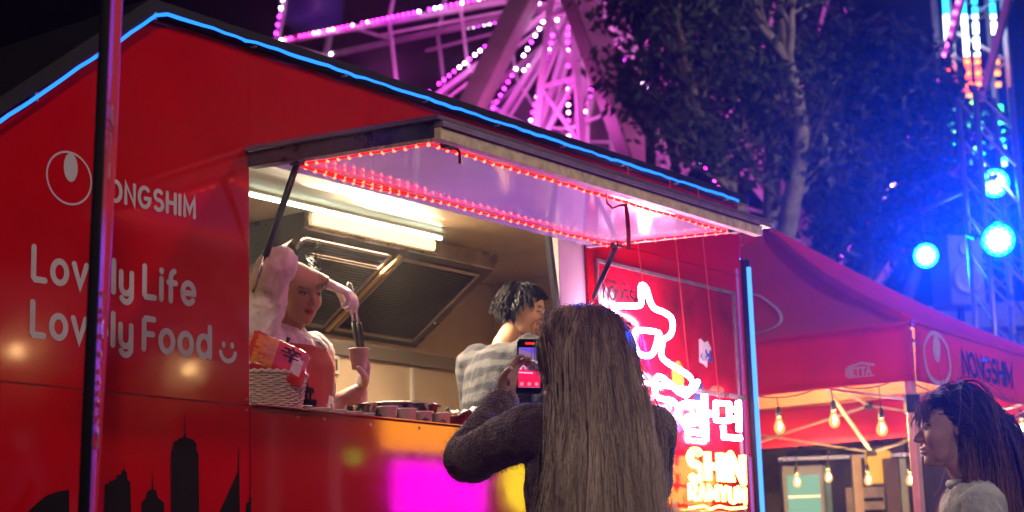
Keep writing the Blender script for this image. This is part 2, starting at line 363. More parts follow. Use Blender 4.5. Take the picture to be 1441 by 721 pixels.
decal('badge_print', mat('badge_blue', (.03, .08, .4), .3), po, lambda mb: (ribbon(mb, arc(cb.x + .028, cb.z + .012, .018, .018, 180, 360, 12), .016, fQ, .001), text(mb, 'Korea', cb.x - .04, cb.z - .032, .03, .006, fQ, gap=.2)))
# printed bowls / shop scene lower on the poster: coloured patches with their own outlines
prn = random.Random(3)
cols = [mat('print_c%d' % i, c, .25, var=.4, vscale=20) for i, c in enumerate(((.55, .30, .03), (.10, .03, .12), (.05, .03, .05), (.3, .10, .04), (.35, .02, .02), (.02, .05, .12)))]
for i in range(26):
    x = prn.uniform(PX0 + .1, PX1 - .1); z = prn.uniform(1.15, 1.98); w = prn.uniform(.03, .12); h = prn.uniform(.03, .1); sh = prn.uniform(-.3, .3)
    e = [(x + w * math.cos(t / 9 * 2 * PI) * prn.uniform(.7, 1.1), z + h * math.sin(t / 9 * 2 * PI) * prn.uniform(.7, 1.1)) for t in range(9)]
    decal('poster_print', cols[i % 6], po, lambda mb: mb.add([fQ(a, b, -.001 + .00015 * i) for a, b in e], [tuple(range(9))]))
# roof light rope (blue) and corner tube
BLUE = glow('blue_rope_glow', (.012, .15, 1.0), 2.6)
lr = thing('light_rope', 'glowing blue light rope running along the food truck roof edge', 'rope light', NV * CT, PI / 2 - AT)
pts = []
uu = U0
while uu < U1 - .01:
    pts.append(Vector((uu, -.034 - .002 * math.sin(uu * 9), zn(uu) + (.012 if uu > APX[0] else -.004) + .0015 * math.sin(uu * 23) + .0015 * math.sin(uu * 57)))); uu += .05
MB().tube(pts, .0062, 6).build('glowing_tube', BLUE, lr, True)
clm = MB().box((0, .012, 0), (.012, .022, .026)).mesh('clip', mat('clear_clip', (.3, .3, .35), .3))
for k in range(0, len(pts), 9): link('clip', clm, lr, pts[k])
ct = thing('light_tube', 'upright blue glowing tube on the truck corner beside the poster', 'tube light', NV * CT, PI / 2 - AT)
MB().tube([(U1 + .022, -.03, 1.15), (U1 + .022, -.03, 2.52)], .011, 8).build('glowing_tube', glow('blue_tube_glow', (.05, .22, 1.0), 2.6), ct, True)
MB().bx(U1 + .013, U1 + .05, -.022, .03, 1.12, 2.56).build('mount', BLK, ct)
# ------------------------------------------------------------------ awning
AW = bpy.data.objects.new('awning', None); COL.objects.link(AW); AW.parent = T
AZ0, AZ1, AD = ZO, 2.418, -.80
zt = lambda d: AZ0 + (AZ1 - AZ0) * (d / AD)          # top surface
zu = lambda d: zt(d) - .038                          # underside panel
AWW = mat('awning_white_gloss', (.78, .74, .80), .14, coat=.5, var=.06, vscale=4, rvar=.06, bump=.015, bscale=5)
AL0, AL1 = 4.10, 6.06
def slab(name, d0, d1, a0, a1, o0, o1, m, bev=.002):
    return MB().add([(a0, d0, zt(d0) + o0), (a1, d0, zt(d0) + o0), (a1, d1, zt(d1) + o0), (a0, d1, zt(d1) + o0), (a0, d0, zt(d0) + o1), (a1, d0, zt(d0) + o1), (a1, d1, zt(d1) + o1), (a0, d1, zt(d1) + o1)],
        [(0, 1, 2, 3), (7, 6, 5, 4), (0, 4, 5, 1), (1, 5, 6, 2), (2, 6, 7, 3), (3, 7, 4, 0)]).build(name, m, AW, bevel=bev)
slab('awning_skin', -.005, -.83, AL0 - .03, 6.19, .0, .014, mat('awning_top', (.25, .2, .3), .3, metal=.5, var=.2))
slab('underside_panel', -.03, -.77, AL0 + .03, AL1 - .03, -.038, -.003, AWW)
RIM = mat('dark_anodised_rim', (.10, .07, .16), .3, metal=.7, var=.2, vscale=20, rvar=.1)
slab('side_rim', .0, -.80, AL0 - .012, AL0 + .03, -.052, -.001, RIM)
slab('side_rim', -.03, -.80, AL1 - .03, AL1, -.045, -.001, mat('white_rim', (.6, .56, .6), .35, var=.15))
slab('front_rim', -.79, -.825, AL0 - .01, 6.10, -.060, -.022, CREAM)
slab('front_lip', -.79, -.835, AL0 - .01, 6.17, -.019, -.002, mat('lilac_lip', (.45, .36, .5), .3, metal=.6, var=.2, vscale=20))
MB().tube([(AL0, -.006, AZ0 + .012), (AL1, -.006, AZ0 + .012)], .012, 8).build('hinge', DARK, AW)
def strut(u, d0, z0, d1, z1):
    a = Vector((u, d0, z0)); b = Vector((u, d1, z1)); k = a.lerp(b, .72)
    s = MB().tube([a, k], .0115, 8).build('gas_strut', BLK, AW, True)
    MB().tube([k, b], .0055, 6).build('strut_rod', STEEL, s, True)
    MB().box(a, (.03, .04, .02)).build('strut_bracket', BLK, s)
strut(4.145, -.175, 2.408, .03, 2.0)
strut(6.02, -.19, 2.40, -.02, 2.12)
def latch(u):
    l = MB().box((u, -.765, 2.373), (.05, .05, .02)).build('latch', BLK, AW, bevel=.003)
    MB().tube([(u - .05, -.74, 2.385), (u, -.765, 2.368), (u + .03, -.77, 2.36), (u + .035, -.77, 2.352), (u + .035, -.77, 2.318)], .005, 6).build('latch_hook', mat('latch_steel', (.35, .05, .05), .3, metal=.8), l)
latch(4.215); latch(6.0)
# red LED string
LS = thing('led_strip', 'red LED strip glowing around the underside of the awning', 'LED strip', NV * CT, PI / 2 - AT)
d_b, d_f, u_l, u_r = -.15, -.715, 4.165, 6.01
path = []
for (a, b, c, e) in ((u_l, d_b, u_l, d_f), (u_l, d_f, u_r, d_f), (u_r, d_f, u_r, d_b), (u_r, d_b, u_l, d_b)):
    n = max(2, int(math.hypot(c - a, e - b) / .047))
    for i in range(n): path.append((a + (c - a) * i / n, b + (e - b) * i / n))
rr = random.Random(5)
P3 = [Vector((u, d, zu(d) - .007 - .004 * rr.random())) for u, d in path]
MB().tube(P3, .0048, 6, closed=True).build('strip', glow('led_red_strip', (1, .012, .015), 1.5), LS, True)
led = MB().ball((0, 0, 0), .0065, 8, 6).mesh('led', glow('led_red', (1, .07, .03), 8.0))
for p in P3: link('led', led, LS, p + Vector((0, 0, -.003)))
# drooping second strand at the back
P4 = [Vector((u_l + .03 + t * .62, d_b - .012, zu(d_b) - .014 - .01 * math.sin(t * PI))) for t in [i / 13 for i in range(14)]]
MB().tube(P4, .0045, 6).build('strip', MATS['led_red_strip'], LS, True)
for p in P4[1::1]: link('led', led, LS, p + Vector((0, 0, -.003)))
# strap
rb = MB().tube([wl(*q) for q in ((5.12, -.74, 2.375), (5.14, -.73, 2.345), (5.19, -.72, 2.337), (5.24, -.715, 2.355), (5.285, -.715, 2.366), (5.292, -.715, 2.33), (5.296, -.715, 2.27), (5.292, -.715, 2.20))], [(.004, .002)] * 4 + [(.008, .002)] * 4, 6).build('strap', mat('red_webbing', (.35, .01, .02), .7)); tag(rb, 'red strap dangling from the front edge of the raised awning', 'strap')
# ------------------------------------------------------------------ kitchen lights and hood
H = thing('range_hood', 'stainless range hood with dark filter panels above the kitchen', 'range hood', NV * CT, PI / 2 - AT)
HD0, HZ0, HD1, HZ1, HU0, HU1 = .945, 2.555, 1.455, 2.225, 5.37, 6.70
hy = lambda t: (HD0 + (HD1 - HD0) * t, HZ0 + (HZ1 - HZ0) * t)
HM = mat('hood_steel', (.42, .36, .31), .32, metal=.85, var=.3, vscale=9, rvar=.15)
MB().bx(HU0, HU1, HD0 - .012, HD0 + .005, HZ0 - .012, 2.62).build('fascia', HM, H, bevel=.002)
MB().add([(HU0, *hy(0)), (HU1, *hy(0)), (HU1, *hy(1)), (HU0, *hy(1)), (HU0, HD0, 2.618), (HU1, HD0, 2.618), (HU1, HD1, 2.618), (HU0, HD1, 2.618)],
    [(0, 1, 2, 3), (0, 4, 5, 1), (1, 5, 6, 2), (3, 7, 4, 0), (4, 7, 6, 5), (2, 6, 7, 3)]).build('hood_body', mat('hood_dark', (.06, .038, .03), .4, metal=.4, var=.35, vscale=8, rvar=.15), H)
FM = mat('filter_mesh', (.02, .014, .014), .45, metal=.5, var=.4, vscale=60)
hn = Vector((0, HZ1 - HZ0, -(HD1 - HD0))).normalized()
if hn.z > 0: hn = -hn
for u0, u1 in ((5.42, 5.98), (6.06, 6.62)):
    def hp(u, t, o): q = hy(t); return Vector((u, q[0], q[1])) + hn * o
    f = MB().add([hp(u0, .1, .004), hp(u1, .1, .004), hp(u1, .92, .004), hp(u0, .92, .004)], [(0, 1, 2, 3)]).build('filter_panel', FM, H)
    for (a, s, b, t) in ((u0, .1, u1, .1), (u1, .1, u1, .92), (u1, .92, u0, .92), (u0, .92, u0, .1)):
        MB().bar(hp(a, s, .006), hp(b, t, .006), .018, .01, up=hn).build('filter_frame', mat('filter_frame', (.30, .22, .18), .3, metal=.9, var=.2), f)
    sl_ = MB()
    for k in range(30): sl_.bar(hp(u0 + .015, .12 + k * .0265, .006), hp(u1 - .015, .12 + k * .0265, .006), .006, .004, up=hn)
    o = sl_.build('filter_slats', mat('slat', (.05, .035, .032), .5, metal=.6), f); o['kind'] = 'stuff'
MB().bar(hp(6.02, .06, .012), hp(6.02, .95, .012), .02, .012, up=hn).build('filter_rail', mat('rail_bronze', (.55, .33, .12), .3, metal=.9), H)
q0 = onl(439, 303, .915); q1 = onl(608, 346, .915)
lamp('hood_light', 'AREA', H, ((q0.x + q1.x) / 2, .87, 2.56), 45, (1, .66, .34), .5, (0, -.45, -1))
hl = MB().tube([(q0.x, .905, 2.585), (q1.x, .905, 2.585)], [(.012, .027)] * 2, 10, ref=(0, 1, 0)).build('hood_lamp', glow('hood_lamp_glow', (1, .72, .34), 2.0), H, True)
MB().bx(q0.x - .02, q1.x + .05, .915, .931, 2.553, 2.616).build('lamp_backplate', HM, H)
TL = thing('tube_lamp', 'thin white fluorescent tube under the kitchen ceiling', 'tube light', NV * CT, PI / 2 - AT)
MB().tube([(4.93, .83, 2.598), (6.14, .83, 2.598)], .0085, 8).build('glowing_tube', glow('tube_glow', (.80, 1, .74), 7.0), TL, True)
lamp('tube_light', 'AREA', TL, (5.5, .80, 2.575), 85, (1, .82, .58), .9, (0, -.3, -1))
MB().bx(4.91, 6.16, .822, .848, 2.609, 2.6218).build('batten', mat('white_batten', (.7, .7, .68), .4), TL)
# duct, gauge, wall rail
MB().bx(5.6, 7.3, WI - .055, WI - .036, 2.135, 2.20).build('splash_rail', mat('rail_grey', (.25, .22, .2), .4, metal=.5), T)
gg = thing('wall_gauge', 'small square white gauge on the kitchen back wall', 'gauge', wl(6.09, WI - .0392, 2.085), PI / 2 - AT)
MB().bx(-.045, .045, -.012, .004, -.045, .045).build('case', mat('gauge_case', (.6, .55, .48), .4), gg, bevel=.004)
MB().bx(-.027, .027, -.016, -.013, -.027, .027).build('dial', mat('gauge_dial', (.06, .05, .05), .3), gg)
MB().bx(6.66, 6.68, WI - .05, WI - .0355, 1.5, 2.12).build('wall_trim', mat('trim_light', (.6, .55, .5), .4), T)
# ------------------------------------------------------------------ things on the counter
CUPW = mat('paper_cup', (.78, .72, .68), .5, var=.05, vscale=30)
WOODM = mat('chopstick_wood', (.55, .33, .14), .55, var=.2, vscale=40)
CUPPROF = [(0, .0), (.024, .0), (.0255, .002), (.034, .066), (.0365, .067), (.0372, .069), (.036, .0712), (.0335, .070), (.0325, .064), (.0245, .006), (0, .006)]
cupme = MB().lathe(CUPPROF, 28).mesh('cup_body', CUPW, True)
def cup(pos, label, mark=True, sticks=0, facing=None, group=None, sc=1.0):
    t = thing('paper_cup', label, 'cup', pos, 0, group); t.scale = (sc, sc, sc)
    link('cup_body', cupme, t)
    MB().lathe([(0, .052), (.0318, .052)], 20).build('broth', mat('noodles', (.5, .17, .04), .3, var=.5, vscale=60, bump=1, bscale=200), t)
    if mark:
        fd = (CAM - Vector(pos)); az = math.atan2(fd.y, fd.x) + (facing or 0)
        def cf(x, y, h):
            r = .0295 + (y - .035) * .135 + .0008 + h; a = az + x / .03; return Vector((r * math.cos(a), r * math.sin(a), y))
        decal('printed_mark', mat('cup_ink', (.02, .012, .012), .5), t, lambda mb: brush_mark(mb, -.013, .014, .034, cf, .12))
        decal('printed_stripe', mat('cup_red', (.6, .05, .04), .5), t, lambda mb: ribbon(mb, resample([(.022, .022), (.034, .022)], .003), .005, cf))
    for k in range(sticks):
        a = random.uniform(0, 6.28); MB().bar((.01 * math.cos(a), .01 * math.sin(a), .02), (.036 * math.cos(a), .036 * math.sin(a), .092), .006, .004).build('fork_handle', WOODM, t)
    return t
ZW = 1.606
for i, (px, d) in enumerate(((425, .26), (452, .265), (475, .27), (497, .275), (515, .28))):
    q = onl(px, 577, d); cup(wl(q.x, d, ZW), ('first', 'second', 'third', 'fourth', 'fifth')[i] + ' filled paper cup from the wicker basket, before the metal bowl', False, 1 if i != 2 else 2, group='filled cups on the worktop')
for i, (px, d, fz, lb) in enumerate(((545, .125, -1.2, 'white paper cup standing right in front of the metal bowl'), (572, .125, .9, 'white paper cup with red print at the bowl\'s right side'), (596, .12, .1, 'white paper cup with black mark next to the last cup of the row'), (621, .115, 0, 'white paper cup with black mark beside the red tray'))):
    q = onl(px, 583, d); cup(wl(q.x, d, ZW), lb, i != 1, 0, fz, sc=1.1 if i < 2 else 1.03)
b = thing('mixing_bowl', 'shiny stainless mixing bowl behind the paper cups', 'bowl', wl(5.19, .33, ZW))
MB().lathe([(0, 0), (.11, 0), (.14, .012), (.165, .06), (.178, .108), (.19, .11), (.192, .114), (.186, .116), (.172, .108), (.158, .06), (.13, .02), (0, .012)], 40).build('bowl_shell', mat('bowl_steel', (.65, .6, .55), .12, metal=1, rvar=.05), b, True)
MB().lathe([(0, .085), (.167, .085)], 30).build('broth', MATS['noodles'], b)
tr = thing('serving_tray', 'red plastic tray of napkins at the end of the counter', 'tray', wl(5.54, .17, ZW), PI / 2 - AT)
MB().prism([(-.10, 0), (.10, 0), (.125, .085), (.118, .085), (.095, .006), (-.095, .006), (-.118, .085), (-.125, .085)], lambda x, y, t: Vector((x, t, y)), -.07, .07).build('tray_shell', mat('red_plastic', (.5, .012, .012), .3, coat=.3), tr, bevel=.002)
for s in (-.072, .072): MB().bx(-.11, .11, s - .002, s + .002, .004, .082).build('tray_side', MATS['red_plastic'], tr)
nb = MB(); rn = random.Random(8); gv = []
for i in range(13):
    for j in range(9):
        x = -.11 + .22 * i / 12; y = -.07 + .14 * j / 8
        gv.append((x + rn.uniform(-.008, .008), y + rn.uniform(-.008, .008), .075 + .05 * abs(mnoise.noise(Vector((x * 14, y * 14, 3)))) + (.035 if i < 4 else 0) * rn.random()))
nb.add(gv, [(i * 9 + j, i * 9 + j + 1, (i + 1) * 9 + j + 1, (i + 1) * 9 + j) for i in range(12) for j in range(8)])
nk = nb.build('crumpled_napkin', mat('napkin', (.8, .75, .72), .8, var=.05), None, True); nk.parent = None; nk.location = wl(5.52, .17, ZW); nk.rotation_euler = (0, 0, PI / 2 - AT)
tag(nk, 'crumpled white napkins heaped in the red tray', 'napkin')
sol = nk.modifiers.new('thick', 'SOLIDIFY'); sol.thickness = .002
for k in range(7):
    o = MB().bar((.02 + .013 * k, -.05 + .012 * (k % 3), .085), (.055 + .013 * k, .02 + .01 * (k % 2), .125 + .006 * (k % 3)), .007, .004).build('wooden_fork', WOODM)
    o.location = wl(5.50, .17, ZW); o.rotation_euler = (0, 0, PI / 2 - AT); tag(o, 'small wooden fork sticking out of the red tray', 'fork', 'wooden forks in the tray')
# wicker basket
WIC = mat('white_wicker', (.68, .56, .45), .6, var=.18, vscale=50)
bk = thing('wicker_basket', 'pale wicker basket holding noodle packets on the counter', 'basket', wl(4.32, .125, ZW), PI / 2 - AT)
NST = 34; HB = .142
rad = lambda z: .098 + .024 * (z / HB)
for k in range(NST):
    a = 2 * PI * k / NST
    MB().tube([(rad(z) * math.cos(a) * 1.12, rad(z) * math.sin(a) * .86, z) for z in (0, HB * .5, HB)], .0028, 5).build('stake', WIC, bk)
for r in range(19):
    z = .005 + r * (HB - .01) / 18; pts = []
    for k in range(NST * 4):
        a = 2 * PI * k / (NST * 4); rr_ = rad(z) + .0042 * math.cos(NST / 2 * a + (PI if r % 2 else 0)); pts.append((rr_ * math.cos(a) * 1.12, rr_ * math.sin(a) * .86, z + .0008 * math.sin(a * 7 + r)))
    MB().tube(pts, .0036, 5, closed=True).build('weave_rod', WIC, bk, True)
pts = []
for k in range(120):
    a = 2 * PI * k / 120; pts.append(((rad(HB) + .003 + .003 * math.cos(a * 30)) * math.cos(a) * 1.12, (rad(HB) + .003 + .003 * math.cos(a * 30)) * math.sin(a) * .86, HB + .003 * math.sin(a * 30)))
MB().tube(pts, .0065, 6, closed=True).build('rim', WIC, bk, True)
MB().lathe([(0, .003), (.098, .003)], 24).build('base', WIC, bk)
# noodle packets: pillow packs with crimped ends
def packet(cen, rot, w, h, th, cols_, label, seed):
    t = thing('noodle_packet', label, 'packet', cen, 0, 'noodle packets in the basket'); t.rotation_euler = rot
    NX, NY = 26, 18; vs = []; rq = random.Random(seed)
    for s in (1, -1):
        for i in range(NX + 1):
            for j in range(NY + 1):
                x = i / NX * 2 - 1; y = j / NY * 2 - 1
                bul = max(0, (1 - abs(x) ** 3.2)) ** .7 * max(0, (1 - abs(y) ** 4)) ** .6
                wr = .006 * mnoise.noise(Vector((x * 4 + seed, y * 7, s))) * (1 - .5 * bul) + .004 * math.sin(y * 26 + seed) * abs(x) ** 3
                vs.append((x * w / 2, y * h / 2 * (1 - .05 * abs(x)), s * (bul * th / 2) + wr))
    M_ = (NX + 1) * (NY + 1); fs = []
    for s in (0, 1):
        for i in range(NX):
            for j in range(NY): fs.append(tuple(s * M_ + q for q in (i * (NY + 1) + j, (i + 1) * (NY + 1) + j, (i + 1) * (NY + 1) + j + 1, i * (NY + 1) + j + 1)))
    base = MB().add(vs, fs); o = base.build('wrapper', cols_[0], t, True)
    def surf(x, y, hh):
        bul = max(0, (1 - abs(x) ** 3.2)) ** .7 * max(0, (1 - abs(y) ** 4)) ** .6
        wr = .006 * mnoise.noise(Vector((x * 4 + seed, y * 7, 1))) * (1 - .5 * bul) + .004 * math.sin(y * 26 + seed) * abs(x) ** 3
        return Vector((x * w / 2, y * h / 2, bul * th / 2 + wr + .0012 + hh))
    def patch(poly, m_):
        mb = MB(); n = 10; (x0, y0, x1, y1) = poly; vs = [surf(x0 + (x1 - x0) * i / n, y0 + (y1 - y0) * j / n, 0) for i in range(n + 1) for j in range(n + 1)]
        mb.add(vs, [(i * (n + 1) + j, (i + 1) * (n + 1) + j, (i + 1) * (n + 1) + j + 1, i * (n + 1) + j + 1) for i in range(n) for j in range(n)]); mb.build('printed_patch', m_, o, True)
    patch((-.85, -.8, -.15, .75), cols_[1]); patch((-.7, -.75, -.25, -.1), cols_[2]); patch((.45, -.6, .8, .3), cols_[3])
    mb = MB(); brush_mark(mb, -.05, -.15, .8, lambda x, y, h: surf(x, y, .0006 + h * .1), .11); mb.build('printed_mark', mat('pack_ink', (.02, .006, .01), .25), o)
    return t
PKR = mat('pack_red', (.55, .03, .015), .16, coat=.7, var=.35, vscale=14, bump=.4, bscale=30)
PKO = mat('pack_orange', (.62, .22, .03), .16, coat=.7, var=.4, vscale=25, bump=.4, bscale=30)
PKY = mat('pack_broth', (.45, .10, .02), .2, coat=.5, var=.8, vscale=40)
PKW = mat('pack_pale', (.6, .5, .42), .2, coat=.5, var=.5, vscale=30)
packet(wl(4.30, .07, 1.795), (math.radians(62), math.radians(22), math.radians(18)), .21, .16, .05, (PKR, PKO, PKY, PKW), 'shiny red noodle packet leaning at the front of the wicker basket', 1)
packet(wl(4.35, .13, 1.80), (math.radians(70), math.radians(30), math.radians(30)), .20, .16, .05, (PKR, PKR, PKY, PKW), 'red noodle packet tucked behind the front one in the basket', 4)
packet(wl(4.24, .15, 1.79), (math.radians(75), math.radians(-12), math.radians(50)), .20, .15, .05, (PKO, PKR, PKW, PKY), 'orange noodle packet at the back of the wicker basket', 9)
# ------------------------------------------------------------------ neon sign
NE = thing('neon_sign', 'hanging neon sign of white brush strokes above warm yellow letters', 'neon sign', NV * CT, PI / 2 - AT)
ND = -.10
def nz(X, Y): return onl(830 + X / 3.604, 360 + Y / 3.604, ND)      # from the enlarged view of the sign
def ny(X, Y): return onl(880 + X / 3.775, 530 + Y / 3.775, ND)
def smooth_path(pts, closed=False, n=5):
    pts = [Vector(p) for p in pts]; out = []; m_ = len(pts)
    for i in range(m_ if closed else m_ - 1):
        p0 = pts[i - 1] if (i or closed) else pts[0]; p1 = pts[i]; p2 = pts[(i + 1) % m_]; p3 = pts[(i + 2) % m_] if (i + 2 < m_ or closed) else pts[-1]
        for k in range(n):
            t = k / n; out.append(.5 * ((2 * p1) + (p2 - p0) * t + (2 * p0 - 5 * p1 + 4 * p2 - p3) * t * t + (3 * p1 - p0 - 3 * p2 + p3) * t ** 3))
    if not closed: out.append(pts[-1])
    return out
NW = glow('neon_white', (1, .48, .78), 42.0)
NY_ = glow('neon_warm', (1, .50, .08), 11.0)
def tubeN(pts, m_=NW, r=.0115, closed=False, sm=True, name='neon_tube'):
    if sm: pts = smooth_path(pts, closed)
    MB().tube(pts, r, 8, closed=closed).build(name, m_, NE, True)
tubeN([nz(*p) for p in ((208, 500), (200, 430), (180, 390), (150, 360), (132, 320), (122, 270), (150, 255), (240, 255), (262, 240), (258, 190), (262, 150), (285, 165), (300, 215), (325, 265), (380, 290), (415, 320), (418, 380), (400, 410), (375, 425), (365, 470), (370, 520), (430, 565), (490, 600), (515, 630), (512, 680), (490, 710))])
tubeN([nz(*p) for p in ((222, 385), (340, 388), (345, 420), (325, 485), (300, 508), (255, 500), (235, 470))], closed=True)
tubeN([nz(*p) for p in ((160, 612), (258, 612), (268, 705), (160, 705))], closed=True)
tubeN([nz(*p) for p in ((490, 710), (450, 690), (400, 645), (350, 612), (330, 650), (335, 710))])
tubeN([ny(*p) for p in ((150, 30), (165, 100), (200, 120), (250, 130), (280, 170), (270, 210), (235, 228), (190, 205), (140, 190), (80, 150), (40, 130))])
tubeN([ny(*p) for p in ((385, 25), (360, 70), (320, 95))])
tubeN([ny(*p) for p in ((300, 150), (325, 140), (405, 148), (405, 190), (400, 215), (330, 215), (318, 245), (330, 290), (400, 302))], sm=False, r=.013)
tubeN([ny(*p) for p in ((420, 95), (428, 340))], sm=False, r=.014); tubeN([ny(*p) for p in ((428, 195), (465, 198))], sm=False, r=.013)
tubeN([ny(*p) for p in ((480, 140), (550, 145), (552, 235), (482, 232))], closed=True, sm=False, r=.013)
tubeN([ny(*p) for p in ((600, 130), (604, 290))], sm=False, r=.014)
for y_ in (175, 225): tubeN([ny(*p) for p in ((555, y_), (602, y_ + 3))], sm=False, r=.012)
tubeN([ny(*p) for p in ((520, 262), (523, 322), (610, 328))], sm=False, r=.013)
# letters: baseline along the sign
def neon_word(s, u0, u1, z0, z1, m_, r):
    wt = sum(GL[c][0] for c in s) + .28 * (len(s) - 1); x = u0; k = (u1 - u0) / wt
    for ch in s:
        for pl in GL[ch][1]:
            pts = [Vector((x + px * k, ND, z0 + py * (z1 - z0))) for px, py in pl]
            MB().tube(pts, r, 7).build('letter_tube', m_, NE, True)
        x += (GL[ch][0] + .28) * k
a_ = ny(345, 535); b_ = ny(628, 560); c_ = ny(345, 400); 
neon_word('SHIN', a_.x, b_.x, ny(350, 545).z, ny(345, 392).z, NY_, .018)
a_ = ny(345, 650); b_ = ny(638, 680); c_ = ny(345, 575)
neon_word('RAMYUN', a_.x, b_.x, ny(350, 655).z, ny(345, 572).z, NY_, .0105)
tubeN([ny(*p) for p in ((340, 700), (420, 690), (450, 705), (500, 690), (560, 702), (640, 695))], NY_, .006)
MB().bx(6.16, 7.24, ND + .018, ND + .024, 1.32, 1.345).build('support_bar', ALU, NE); MB().bx(6.16, 7.24, ND + .018, ND + .024, 1.86, 1.88).build('support_bar', ALU, NE)
for (px, py) in ((905, 400), (972, 555), (1012, 560)):
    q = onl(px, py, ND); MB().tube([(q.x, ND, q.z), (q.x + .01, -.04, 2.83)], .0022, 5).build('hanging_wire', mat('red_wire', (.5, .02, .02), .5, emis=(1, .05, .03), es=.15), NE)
# ------------------------------------------------------------------ feather flag close to the camera
FY = 3.45
def aty(px, py, y): r = ray(px, py); return CAM + r * (y / r.y)
f0 = aty(118, 721, FY); f1 = aty(149, 0, FY); fd = (f1 - f0).normalized(); fb = f0 - fd * (f0.z / fd.z); ft = fb + fd * (3.1 / fd.z)
FL = thing('feather_flag', 'tall red feather flag on a black pole in front of the truck', 'flag', fb)
o_ = fb
MB(o_).tube([fb, fb.lerp(ft, .5), ft], [.0125, .0115, .010], 10).build('pole', mat('flag_pole', (.006, .006, .008), .75, spec=.15), FL, True)
MB(o_).box(fb + Vector((0, 0, .03)), (.5, .5, .06)).build('base', BLK, FL, bevel=.01)
FRED = mat('flag_cloth', (.72, .015, .07), .6, var=.15, vscale=6, bump=.2, bscale=30)
fdir = Vector((-.06, 1, 0)).normalized(); fside = Vector((0, 0, 1)).cross(fdir)
def fl(s, t): # s along cloth 0..1 (0.5 m), t height 0..1
    z0 = .55; p = fb + fd * ((z0 + (3.0 - z0) * t) / fd.z); rip = .010 * math.sin(s * 9 + t * 4) * s
    wdt = .030 + .085 * t 
    return p + fdir * (wdt * s) + fside * rip + Vector((.011, 0, 0))
vs = [fl(i / 16, j / 60) for i in range(17) for j in range(61)]
cl_ = MB(o_).add(vs, [(i * 61 + j, (i + 1) * 61 + j, (i + 1) * 61 + j + 1, i * 61 + j + 1) for i in range(16) for j in range(60)]).build('cloth', FRED, FL, True)
cl_.modifiers.new('s', 'SOLIDIFY').thickness = .0015
FPR = mat('flag_print', (.75, .5, .62), .6)
def flagfn(x, y, h): # text runs along the flag: x along height, y along the cloth
    return fl(y, x) + Vector((.004 + h, -.001, 0))
for wd_, x_ in (('SHIN', .52), ('RAMYUN', .30), ('SHIN', .84)):
    mb = MB(o_); text(mb, wd_, x_, .3, .42, .085, lambda x, y, h: flagfn(x_ + (x - x_) * .055, y, h), gap=.3); mb.build('lettering', FPR, FL)
mb = MB(o_); brush_mark(mb, .2, .2, .6, lambda x, y, h: flagfn(.72 + x * .07, y, h)); mb.build('printed_mark', mat('flag_gold', (.6, .35, .05), .5), FL)
# ------------------------------------------------------------------ red pop-up tent
TC = Vector((2.009, 8.912, 0)); E1 = Vector((-.83, .56, 0)).normalized(); E2 = Vector((.56, .83, 0)).normalized(); TS = 3.0
TN = thing('popup_tent', 'red pop-up market tent with blue-lit roof beside the food truck', 'tent', TC + (E1 + E2) * 1.5)
to = TN.location.copy()
def fabric(name, col, tr, transl):
    M = mat(name, col, .7, var=.12, vscale=3, bump=.25, bscale=6, sheen=.2); N = M.node_tree.nodes; K = M.node_tree.links
    tb = N.new('ShaderNodeBsdfTranslucent'); tb.inputs[0].default_value = (*transl, 1); ms = N.new('ShaderNodeMixShader'); ms.inputs[0].default_value = tr
    K.new(N['Principled BSDF'].outputs[0], ms.inputs[1]); K.new(tb.outputs[0], ms.inputs[2]); K.new(ms.outputs[0], N['Material Output'].inputs[0]); return M
TRED = fabric('tent_red', (.74, .008, .060), .35, (.85, .10, .05))
ZE, ZP, ZV = 2.30, 3.24, 2.01
cor = [TC, TC + E1 * TS, TC + (E1 + E2) * TS, TC + E2 * TS]; pk = TC + (E1 + E2) * (TS / 2) + Vector((0, 0, ZP))
def slope_pt(a, b, s, t):  # s along eave, t up
    e = a.lerp(b, s) + Vector((0, 0, ZE)); p = e.lerp(pk, t)
    sag = -.085 * math.sin(PI * t) * math.sin(PI * s) ** .5 - .10 * math.sin(PI * min(1, t)) * .6
    ln = .012 * mnoise.noise(Vector((s * 6, t * 6, a.x)))
    return p + Vector((0, 0, sag + ln))
PRW = mat('tent_print', (.62, .5, .55), .7); PRD = mat('tent_print_dark', (.02, .015, .08), .7)
